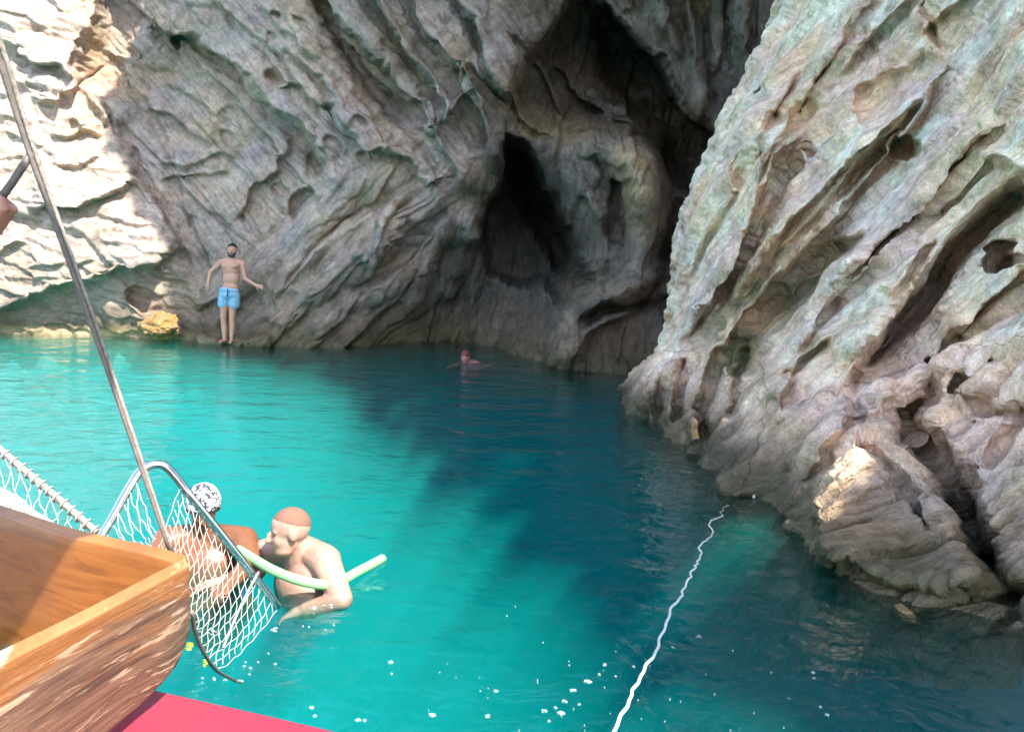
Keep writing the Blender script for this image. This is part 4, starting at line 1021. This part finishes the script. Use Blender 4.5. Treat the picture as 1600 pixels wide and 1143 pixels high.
def net_patch(name, A, B, Cc, Dd, nu, nv, shear, r, label, sag=0.02, seed=1, clip=None):
    """A-B along the rail, D-C along the free edge"""
    rnd = random.Random(seed); bm = bmesh.new()
    jit = {}
    def P(u, v):
        p = A.lerp(B, u).lerp(Dd.lerp(Cc, u), v)
        p = p + Vector((0, 0, -sag * 4 * v * (1 - v))) + Vector((math.sin(u * 31 + v * 7 + seed), math.sin(v * 23 + u * 9), math.sin(u * 17 - v * 29))) * 0.0035
        return p
    for i in range(nu + 1):
        tube_into(bm, [P(i / nu, j / 24) for j in range(25)], r, 5)
    for i in range(int(-nv), nv + 1):
        pts = []
        for j in range(31):
            v = j / 30; u = i / nv + v * shear
            if 0 <= u <= 1: pts.append(P(u, v))
        if len(pts) > 2: tube_into(bm, pts, r, 5)
    o = bm_obj(name, bm, NYLON, None, Cc); tag(o, label, 'net'); return o
net_patch('safety_net', V(280, 757, 2.57), V(434, 948, 2.80), V(338, 1046, 2.45), V(238, 868, 2.25), 17, 13, 0.75, 0.0014, 'white safety net stretched from the steel bow rail over the swimmers', 0.03, 2)
net_patch('safety_net', V(214, 752, 2.50), V(150, 850, 2.38), V(228, 876, 2.24), V(246, 832, 2.30), 6, 4, 0.5, 0.0015, 'small torn piece of white net inside the steel rail', 0.03, 5)
net_patch('safety_net', V(-60, 652, 2.78), V(150, 832, 2.555), V(90, 846, 2.45), V(-60, 800, 2.62), 13, 9, 0.4, 0.0015, 'white net hanging below the rope lashed rail at far left', 0.02, 8)
edge = tube_obj('edge_rope', spline([V(300, 955, 2.02), V(308, 995, 2.1), V(334, 1042, 2.3), VZ(362, 1060, 0.03), VZ(378, 1066, -0.05)], 30), 0.0058, ROPED, None, 8, V(334, 1042, 2.3))
tag(edge, 'dark edge rope of the net dipping into the water', 'rope')
br = tube_obj('bridle_rope', spline([V(404, 893, 2.72), V(392, 915, 2.68), V(372, 955, 2.6), V(348, 1012, 2.5)], 20), 0.0045, plain('spotted_rope', (0.34, 0.32, 0.31), 0.7, 0, 110, 0.75), None, 8, V(372, 955, 2.6))
tag(br, 'short spotted rope hanging across the middle of the net', 'rope')
TIE = plain('lime_cord', (0.55, 0.75, 0.05), 0.6)
for (x, y, d, lab) in ((322, 1036, 2.25, 'lime green cord tie on the edge rope of the net'), (296, 1010, 2.1, 'lime green cord tie beside the wooden plank tip')):
    bm = bmesh.new(); c = V(x, y, d)
    for k in range(4):
        ring = [c + Vector((0.008 * math.cos(q), 0.007 * math.sin(q), 0.006 * math.sin(q + k) + 0.003 * k)) for q in np.linspace(0, 5.8, 12)]
        tube_into(bm, ring, 0.0020, 5)
    tag(bm_obj('cord_tie', bm, TIE, None, c), lab, 'cord')
# canvas panel added out of view to shade the inner plank, with a post
aw = empty('shade_panel', (-1.45, 0.75, 0.6)); tag(aw, 'unseen canvas panel added above the bow to shade the inner plank', 'shade_panel')
pol = [(-1.235, 2.22), (-1.03, 1.99), (-1.25, 1.80), (-2.6, 1.7), (-2.6, 2.75), (-1.95, 2.52)]
k_ = (2.62 - 0.93) / SUN[2]; bm = bmesh.new(); lo = [bm.verts.new((x + SUN[0] * k_, y + SUN[1] * k_, 2.62)) for x, y in pol]
f_ = bm.faces.new(lo); g_ = bmesh.ops.extrude_face_region(bm, geom=[f_]); bmesh.ops.translate(bm, verts=[v for v in g_['geom'] if isinstance(v, bmesh.types.BMVert)], vec=(0, 0, 0.02))
bmesh.ops.recalc_face_normals(bm, faces=bm.faces); bm_obj('shade_sheet', bm, CANVAS, aw)
tube_obj('post', [(-1.42, 0.9, 0.55), (-1.42, 0.9, 2.62)], 0.02, STEEL, aw, 10)

# ------------------------------------------------------------------ mooring rope, float, foam
rp = [(948, 1178), (985, 1097), (1010, 1050), (1040, 985), (1062, 935), (1080, 900), (1092, 872), (1102, 848), (1112, 822), (1122, 803), (1136, 782)]
pts = spline([VZ(x, y, 0.012) for x, y in rp], 150); rr = random.Random(4); out = []; rad = []
for k, p in enumerate(pts):
    s = k / 149; zz = 0.030 - 0.018 * s + 0.010 * math.sin(s * 40) - (0.05 * max(0, s - 0.80) / 0.2)
    w = (0.004 + 0.010 * s) * (math.sin(s * 34 + 3 * s * s) + 0.7 * math.sin(s * 83 + 1) + 0.5 * math.sin(s * 171 + 2))
    if s > 0.45: w += 0.015 * (1 if int(s * 17) % 4 == 0 else 0)
    out.append(p + Vector((w, 0, zz))); rad.append(0.0072 - 0.0030 * s)
mr = tube_obj('mooring_rope', out, rad, ROPEW, None, 8, VZ(1040, 985, 0)); tag(mr, 'white mooring rope running over the water to the right rock wall', 'rope')
bm = bmesh.new(); add_ell(bm, (0, 0, 0), (0.012, 0.012, 0.013)); add_capsule(bm, (0, 0, 0.006), (0, 0, 0.018), 0.005, 0.004)
for f in bm.faces: f.smooth = True
fl_ = bm_obj('float', bm, WHITEP); fl_.location = VZ(1178, 776, 0.012); tag(fl_, 'small white float beside the rock wall near the end of the rope', 'float')

def foam():
    rnd = random.Random(11); V_ = []; F_ = []
    def blob(c, r, asp):
        n = rnd.choice((7, 8, 9)); a0 = rnd.random() * 6.28; b = len(V_)
        for lev in (0.0, 0.006):
            for k in range(n):
                q = a0 + 2 * math.pi * k / n; rad = r * (0.7 + 0.5 * rnd.random()) * (1 if lev == 0 else 0.75)
                V_.append((c[0] + rad * math.cos(q) * asp, c[1] + rad * math.sin(q), c[2] + lev - 0.002))
        for k in range(n): F_.append((b + k, b + (k + 1) % n, b + n + (k + 1) % n, b + n + k))
        F_.append(tuple(b + n + k for k in range(n)))
    big = [(610, 1034, .020), (775, 1079, .016), (612, 1052, .008), (850, 1110, .018), (876, 1113, .026), (868, 1105, .01), (882, 1095, .018), (895, 1078, .020), (918, 1064, .022), (945, 1038, .016), (936, 1053, .010), (1092, 994, .020), (962, 1056, .008), (990, 1041, .014), (762, 1118, .018), (676, 1116, .020), (560, 1124, .016),
           (1270, 1050, .014), (1272, 1059, .012), (1205, 1050, .010), (1145, 1016, .008), (858, 1126, .010), (905, 1100, .008), (805, 947, .006), (792, 962, .007), (1292, 1116, .016), (1282, 1104, .012), (487, 1105, .016), (492, 1118, .012), (840, 1066, .005), (1050, 1010, .005), (1015, 1040, .006), (545, 918, .012), (540, 925, .01), (570, 1125, .012)]
    for x, y, r in big: blob(at_z(x, y, 0.001), r * 0.5, rnd.uniform(1.0, 1.7))
    for k in range(40):
        x = rnd.gauss(900, 170); y = rnd.uniform(1000, 1160)
        blob(at_z(x, y, 0.001), rnd.uniform(0.001, 0.003), rnd.uniform(1, 1.6))
    for k in range(35):                                                   # froth where the net and the swimmers stir the water
        q = rnd.choice(((400, 1030, 60, 26), (330, 1062, 40, 8), (500, 945, 50, 10), (470, 975, 60, 14), (330, 985, 30, 30)))
        blob(at_z(rnd.gauss(q[0], q[2] * .5), rnd.gauss(q[1], q[3] * .6), 0.001), rnd.uniform(0.0015, 0.004), rnd.uniform(1.4, 3.5))
    me = bpy.data.meshes.new('foam'); me.from_pydata(V_, [], F_); me.update()
    t = NT('foam'); co = t.coords('Object'); tr = t.n('ShaderNodeBsdfTransparent'); df = t.n('ShaderNodeBsdfDiffuse'); df.inputs[0].default_value = (0.62, 0.65, 0.63, 1); mx = t.n('ShaderNodeMixShader')
    t.l(t.ramp(t.noise(co, 160, 3, 0.6), [(0.38, 0.05), (0.68, 0.8)]), mx.inputs[0]); t.l(tr.outputs[0], mx.inputs[1]); t.l(df.outputs[0], mx.inputs[2]); t.l(mx.outputs[0], t.out.inputs['Surface'])
    o = mesh_obj('foam', me, t.m); tag(o, 'white foam flecks drifting on the water', 'foam', kind='stuff')
foam()

# ------------------------------------------------------------------ people
# 1. the bather standing against the cliff
def standing_man():
    foot = V(361, 534, 14.55); b = Vector((foot.x, foot.y, 0.03)); sc = 1.0
    root = empty('person', b); tag(root, 'bearded man in light blue shorts standing barefoot against the cliff', 'person')
    L = lambda x, z, y=0.0: b + Vector((x, y, z))
    c4 = lambda x, z, r, y=0.0: (*L(x, z, y), r)
    SK = skin('tanned_skin', (0.52, 0.27, 0.18), (0.48, 0.22, 0.15))
    pr = []
    pr += [('e', L(0.01, 1.36), (0.165, 0.105, 0.17)), ('e', L(0.015, 1.18), (0.155, 0.105, 0.17)), ('e', L(0.0, 1.02), (0.150, 0.110, 0.12)), ('e', L(-0.02, 0.92), (0.155, 0.115, 0.12)),
           ('e', L(-0.055, 1.40, -0.05), (0.085, 0.065, 0.06)), ('e', L(0.085, 1.40, -0.05), (0.085, 0.065, 0.06))]
    pr += limb(c4(-0.165, 1.455, .062), c4(-0.02, 1.50, .058)) + limb(c4(0.205, 1.455, .062), c4(0.05, 1.50, .058))
    pr += limb(c4(0.025, 1.46, .062), c4(0.035, 1.60, .056, -0.01))
    pr += limb(c4(-0.185, 1.44, .058), c4(-0.36, 1.275, .043), c4(-0.395, 1.09, .030, -0.02)) + limb(c4(0.225, 1.44, .058), c4(0.262, 1.185, .043), c4(0.455, 1.075, .029, -0.02))
    pr += hand_prims(L(-0.395, 1.09, -0.02), (-0.10, 0.0, -1), (-0.2, -1, 0), 1.0, 0.3, 0.16, 1) + hand_prims(L(0.455, 1.075, -0.02), (1, 0.0, -0.25), (0, -1, 0.3), 1.0, 0.25, 0.2, 1)
    pr += limb(c4(-0.095, 0.90, .098), c4(-0.135, 0.50, .058), c4(-0.135, 0.40, .052, 0.01), c4(-0.128, 0.28, .054, 0.02), c4(-0.118, 0.07, .033))
    pr += limb(c4(0.06, 0.90, .098), c4(0.025, 0.50, .058), c4(0.022, 0.40, .052, 0.01), c4(0.018, 0.28, .054, 0.02), c4(0.008, 0.07, .033))
    pr += limb(c4(-0.118, 0.05, .036, 0.02), c4(-0.15, 0.03, .028, -0.12)) + limb(c4(0.008, 0.05, .036, 0.02), c4(0.03, 0.03, .028, -0.12))
    hc = L(0.045, 1.685, -0.02); F = frame((0.10, -1, -0.05))
    pr += head_prims(hc, F, 1.0)
    fuse('body', pr, 0.0085, SK, root, 3)
    eyes('eye', hc, F, 1.0, root)
    cap('hair', hc, F, (.084, .104, .098), lambda x, y, z: z > 0.18 + 0.40 * y, HAIR_D, root)
    fuse('beard', [('e', hc + F @ Vector((0, .050, -.095)), (.052, .042, .042), F), ('e', hc + F @ Vector((0, .080, -.050)), (.034, .018, .010), F)] + [('c', hc + F @ Vector((sx * .062, .030, -.040)), hc + F @ Vector((sx * .038, .062, -.092)), .017, .026) for sx in (-1, 1)], 0.006, HAIR_D, root, 2)
    t = NT('blue_swim_shorts'); co = t.coords('Object'); n = t.noise(co, 22, 4, 0.6, 0.8)
    t.pbsdf(t.ramp(n, [(0.3, (0.15, 0.31, 0.45)), (0.7, (0.26, 0.45, 0.58))]), 0.75, t.bump(n, 0.5, 0.012))
    sh = fuse('shorts', [('e', L(-0.02, 0.965), (0.180, 0.135, 0.075)), ('e', L(-0.02, 0.88), (0.185, 0.14, 0.09)), ('c', L(-0.105, 0.88), L(-0.135, 0.71), .104, .098), ('c', L(0.065, 0.88), L(0.065, 0.71), .104, .098)], 0.009, t.m, root, 3)
    tube_obj('drawstring', [L(0.0, 0.985, -0.135), L(0.008, 0.94, -0.155), L(-0.004, 0.89, -0.158), L(0.006, 0.85, -0.155)], 0.009, HAIR_D, root, 6)
standing_man()

# 2. the swimmer leaning on the pool noodle
def noodle_man():
    b = VZ(478, 935, 0); root = empty('person', b); tag(root, 'pale man with short sandy hair swimming with the green pool noodle', 'person')
    SK = skin('fair_skin', (0.40, 0.25, 0.19), (0.38, 0.185, 0.135))
    hc = V(452, 829, 3.93); F = frame((-0.92, -0.38, -0.12), (0.06, 0.1, 1))
    q = lambda px, py, Y, r: (*V(px, py, Y), r)
    pr = head_prims(hc, F, 1.03, 1.15)
    pr += [('e', hc + F @ Vector((0, .035, -.085)), (.058, .050, .040), F)]
    pr += limb(q(462, 848, 3.98, .076), q(470, 872, 4.02, .095))
    T = frame((-0.80, -0.50, -0.35), (-0.15, -0.2, 1))
    ct = V(470, 900, 3.98)
    pr += [('e', ct + Vector((0.0, 0.05, -0.08)), (.215, .145, .15), T), ('e', ct + Vector((0.03, 0.06, 0.02)), (.19, .13, .12), T), ('e', ct + Vector((-0.04, 0.34, -0.22)), (.18, .24, .14), frame((0.1, -1, 0.25)))]
    pr += limb(q(476, 858, 4.03, .075), q(508, 876, 3.93, .084)) + limb(q(462, 860, 4.06, .072), q(414, 862, 4.14, .074))
    ls = V(511, 884, 3.91); le = VZ(534, 936, -0.02); lw = VZ(478, 952, -0.085); rs = V(412, 866, 4.14); re = V(392, 902, 4.02); rw = V(352, 908, 3.95)
    pr += limb((*ls, .078), (*le, .056), (*lw, .038)) + limb((*rs, .070), (*re, .054), (*rw, .038))
    pr += hand_prims(lw, lw - le, (0, 0, 1), 1.05, 0.35, 0.12, 1) + hand_prims(rw, rw - re, (0, 0, 1), 1.05, 0.35, 0.12, -1)
    hip = ct + Vector((-0.10, 0.66, -0.32))
    for sx in (-1, 1):
        h0 = hip + T @ Vector((sx * .10, 0, 0)); k0 = h0 + Vector((-0.10 + .03 * sx, 0.42, -0.12)); a0 = k0 + Vector((-0.08, 0.40, -0.08))
        pr += limb((*h0, .10), (*k0, .065), (*(k0 * .6 + a0 * .4), .060), (*a0, .040), (*(a0 + Vector((.05, .12, -.08))), .03))
    pr += [('e', hip, (.17, .13, .14), T)]
    fuse('body', pr, 0.008, SK, root, 4)
    eyes('eye', hc, F, 1.03, root)
    cap('hair', hc, F, (.0805, .1010, .0950), lambda x, y, z: z > 0.06 + 0.44 * y, HAIR_G, root, fade=lambda x, y, z: z - 0.16 - 0.44 * y + 0.015 * math.sin(x * 31 + z * 50))
    fuse('lips', [('e', hc + F @ Vector((0, .0945, -.0635)), (.021, .006, .0055), F)], 0.003, plain('lips', (0.33, 0.10, 0.08), 0.5), root, 1)
    fuse('swim_trunks', [('e', hip, (.18, .16, .14), T)], 0.012, plain('dark_trunks', (0.03, 0.04, 0.08), 0.8), root)
    nd = spline([V(372, 858, 4.05), V(398, 874, 3.92), V(432, 893, 3.80), V(475, 908, 3.76), V(520, 912, 3.84), V(560, 892, 4.05), V(598, 872, 4.28)], 60)
    t = NT('green_foam'); co = t.coords('Object'); t.pbsdf(t.mix(1.0, (0.22, 0.46, 0.20), t.ramp(t.noise(co, 60, 3), [(0.3, 0.9), (0.7, 1.08)]), 'MULTIPLY'), 0.85, None, 0, 0.3)
    bm = bmesh.new(); tube_into(bm, nd, 0.025, 16)
    o = bm_obj('pool_noodle', bm, t.m, None, VZ(560, 900, 0)); tag(o, 'pale green foam pool noodle under the fair swimmer', 'pool noodle')
noodle_man()

# 3. the swimmer with the patterned bandana behind the net
def bandana_man():
    b = VZ(320, 880, 0); root = empty('person', b); tag(root, 'tanned swimmer with a black and white bandana behind the net', 'person')
    SK = skin('brown_skin', (0.19, 0.078, 0.036), (0.16, 0.058, 0.025))
    hc = V(318, 792, 4.22); F = frame((0.35, -0.85, -0.35))
    q = lambda px, py, Y, r: (*V(px, py, Y), r)
    T = frame((0.2, -0.9, -0.4), (0, -0.3, 1)); ct = V(322, 862, 4.22)
    pr = head_prims(hc, F, 1.0) + limb(q(318, 815, 4.24, .062), q(320, 840, 4.27, .075))
    pr += [('e', ct + Vector((0, 0.02, -0.12)), (.22, .16, .20), T), ('e', ct + Vector((0, .05, 0)), (.20, .13, .11), T), ('e', ct + Vector((0, .05, -.38)), (.18, .15, .25), T)]
    ls = V(380, 845, 4.18); rs = V(262, 845, 4.22)
    pr += limb(q(322, 836, 4.28, .07), (*ls, .082)) + limb(q(318, 836, 4.28, .07), (*rs, .082))
    le = V(394, 878, 4.0); lw = V(362, 908, 3.75); re = V(242, 878, 4.05); rw = V(275, 915, 3.75)
    pr += limb((*ls, .080), (*le, .058), (*lw, .038)) + limb((*rs, .080), (*re, .058), (*rw, .038))
    pr += hand_prims(lw, lw - le, (0, 0, 1), 1, .3, .12, 1) + hand_prims(rw, rw - re, (0, 0, 1), 1, .3, .12, -1)
    hip = ct + Vector((-0.05, 0.34, -0.45))
    for sx in (-1, 1):
        h0 = hip + Vector((sx * .10, 0, 0)); k0 = h0 + Vector((-.10, .38, -.22)); a0 = k0 + Vector((-.08, .36, -.16))
        pr += limb((*h0, .10), (*k0, .066), (*(k0 * .6 + a0 * .4), .060), (*a0, .040), (*(a0 + Vector((0, .14, -.04))), .03))
    pr += [('e', hip, (.17, .14, .14), T)]
    fuse('body', pr, 0.009, SK, root, 4)
    eyes('eye', hc, F, 1.0, root)
    t = NT('bandana_print'); co = t.coords('Object'); n = t.noise(co, 34, 2, 0.5, 1.2)
    t.pbsdf(t.ramp(n, [(0.47, (0.03, 0.03, 0.05)), (0.53, (0.80, 0.78, 0.80))]), 0.85, t.bump(t.noise(co, 20, 3), 0.4, 0.01))
    cap('bandana', hc, F, (.088, .108, .102), lambda x, y, z: z > -0.12 - 0.25 * min(y, 0) * -1 + 0.25 * max(y, 0), t.m, root)
    fuse('knot', [('e', hc + F @ Vector((.01, -.125, -.01)), (.024, .018, .018), F), ('c', hc + F @ Vector((.01, -.13, -.02)), hc + F @ Vector((.05, -.15, -.075)), .014, .010)], 0.005, t.m, root, 1)
    fuse('swim_trunks', [('e', hip, (.19, .16, .15), T)], 0.012, plain('navy_trunks', (0.03, 0.05, 0.10), 0.8), root)
bandana_man()

# 4. the distant swimmer at the mouth of the cave
def cave_swimmer():
    b = VZ(727, 566, 0); root = empty('person', b); tag(root, 'small distant swimmer with a dark red cap at the cave mouth', 'person')
    SK = skin('pink_skin', (0.36, 0.17, 0.15), (0.33, 0.15, 0.13)); F = frame((-0.2, -1, -.1)); hc = b + Vector((0, 0, .085))
    pr = head_prims(hc, F, 0.95) + limb((*(hc + Vector((0, .02, -.09))), .055), (*(hc + Vector((.03, .05, -.20))), .07))
    pr += [('e', b + Vector((.10, .10, -.10)), (.21, .17, .14))] + limb((*(b + Vector((.18, .05, -.08))), .06), (*(b + Vector((.30, -.05, -.09))), .045), (*(b + Vector((.42, -.02, -.04))), .030)) + limb((*(b + Vector((-.1, .05, -.06))), .06), (*(b + Vector((-.28, -.1, -.10))), .04))
    pr += limb((*(b + Vector((.15, .2, -.15))), .14), (*(b + Vector((.5, .6, -.2))), .09), (*(b + Vector((.8, 1.1, -.25))), .05))
    fuse('body', pr, 0.012, SK, root, 3)
    cap('swim_cap', hc, F, (.081, .098, .094), lambda x, y, z: z > 0.15, plain('red_cap', (0.16, 0.025, 0.03), 0.6), root)
cave_swimmer()

# 5. the crew member outside the left edge, whose hand grips the strut
def crew():
    b = Vector((-1.72, 1.55, 0.58)); root = empty('person', b); tag(root, 'person at the left edge whose hand grips the strut', 'person')
    SK = skin('ruddy_skin', (0.52, 0.24, 0.17), (0.50, 0.19, 0.13))
    L = lambda x, z, y=0.0: b + Vector((x, y, z)); c4 = lambda x, z, r, y=0.0: (*L(x, z, y), r)
    pr = [('e', L(0, 1.28), (.17, .11, .18)), ('e', L(0, 1.10), (.15, .10, .17)), ('e', L(0, .93), (.155, .115, .13))]
    pr += limb(c4(-.17, 1.38, .06), c4(0, 1.43, .06)) + limb(c4(.17, 1.38, .06), c4(0, 1.43, .06)) + limb(c4(0, 1.40, .06), c4(.01, 1.52, .055))
    g = V(-4, 338, 1.795)
    el = L(.30, 1.06, .04); pr += limb((*L(.19, 1.37), .056), (*el, .044), (*(g + Vector((-.085, -.01, -.035))), .030))
    pr += limb(c4(-.19, 1.37, .056), c4(-.26, 1.10, .043), c4(-.22, .86, .03, -.05)) + hand_prims(L(-.22, .86, -.05), (0, -.1, -1), (-1, 0, 0), 1, .4)
    # fist closed on the strut: palm, four knuckled fingers wrapped round it, thumb over the front
    ax = (V(20, 284, 1.80) - V(-60, 395, 1.79)).normalized(); side = Vector((1, 0, 0)); side = (side - ax * side.dot(ax)).normalized(); fr = ax.cross(side)
    if fr.y > 0: fr = -fr
    pr += [('c', g + Vector((-.085, -.01, -.035)), g - side * .028 - ax * .010, .030, .030), ('c', g - side * .026 + ax * .030, g - side * .026 - ax * .035, .020, .020)]
    for k, o in enumerate((.032, .011, -.010, -.030)):
        c = g + ax * o; rr_ = .019
        p = [c - side * .022 + fr * -.012, c - fr * -.0 - fr * rr_ * 1.05 + side * .0, c + side * rr_ * 0.95 - fr * .008, c + side * .010 + fr * .016]
        pr += limb((*p[0], .0105), (*p[1], .0095), (*p[2], .009), (*p[3], .0078))
    pr += limb((*(g - side * .022 + ax * .030 + fr * .012), .012), (*(g + ax * .040 + fr * .020 - side * .002), .0105), (*(g + ax * .026 + fr * .021 + side * .016), .0085))
    for sx in (-1, 1):
        pr += limb(c4(.09 * sx, .90, .095), c4(.10 * sx, .48, .06), c4(.10 * sx, .30, .058, .02), c4(.10 * sx, .07, .036)) + limb(c4(.10 * sx, .04, .036, .02), c4(.11 * sx, .03, .03, -.13))
    hc = L(.01, 1.62, -.01); F = frame((.5, .85, 0)); pr += head_prims(hc, F, 1.0)
    fuse('body', pr, 0.0062, SK, root, 3)
    cap('hair', hc, F, (.084, .104, .098), lambda x, y, z: z > .4 or (y < -.05 and z > -.3), HAIR_D, root)
    fuse('shorts', [('e', L(0, .93), (.18, .14, .10)), ('c', L(-.10, .86), L(-.105, .58), .108, .10), ('c', L(.10, .86), L(.105, .58), .108, .10)], 0.012, plain('navy_shorts', (.03, .04, .09), .8), root)
crew()
# thumb nail of the gripping hand, hull deck under the crew member
bm = bmesh.new(); bmesh.ops.create_cube(bm, size=1.0, matrix=Matrix.Translation((-2.1, 1.3, 0.545)) @ Matrix.Diagonal((1.2, 2.4, 0.05, 1)))
bm_obj('foredeck', bm, wood_inner(), boat)
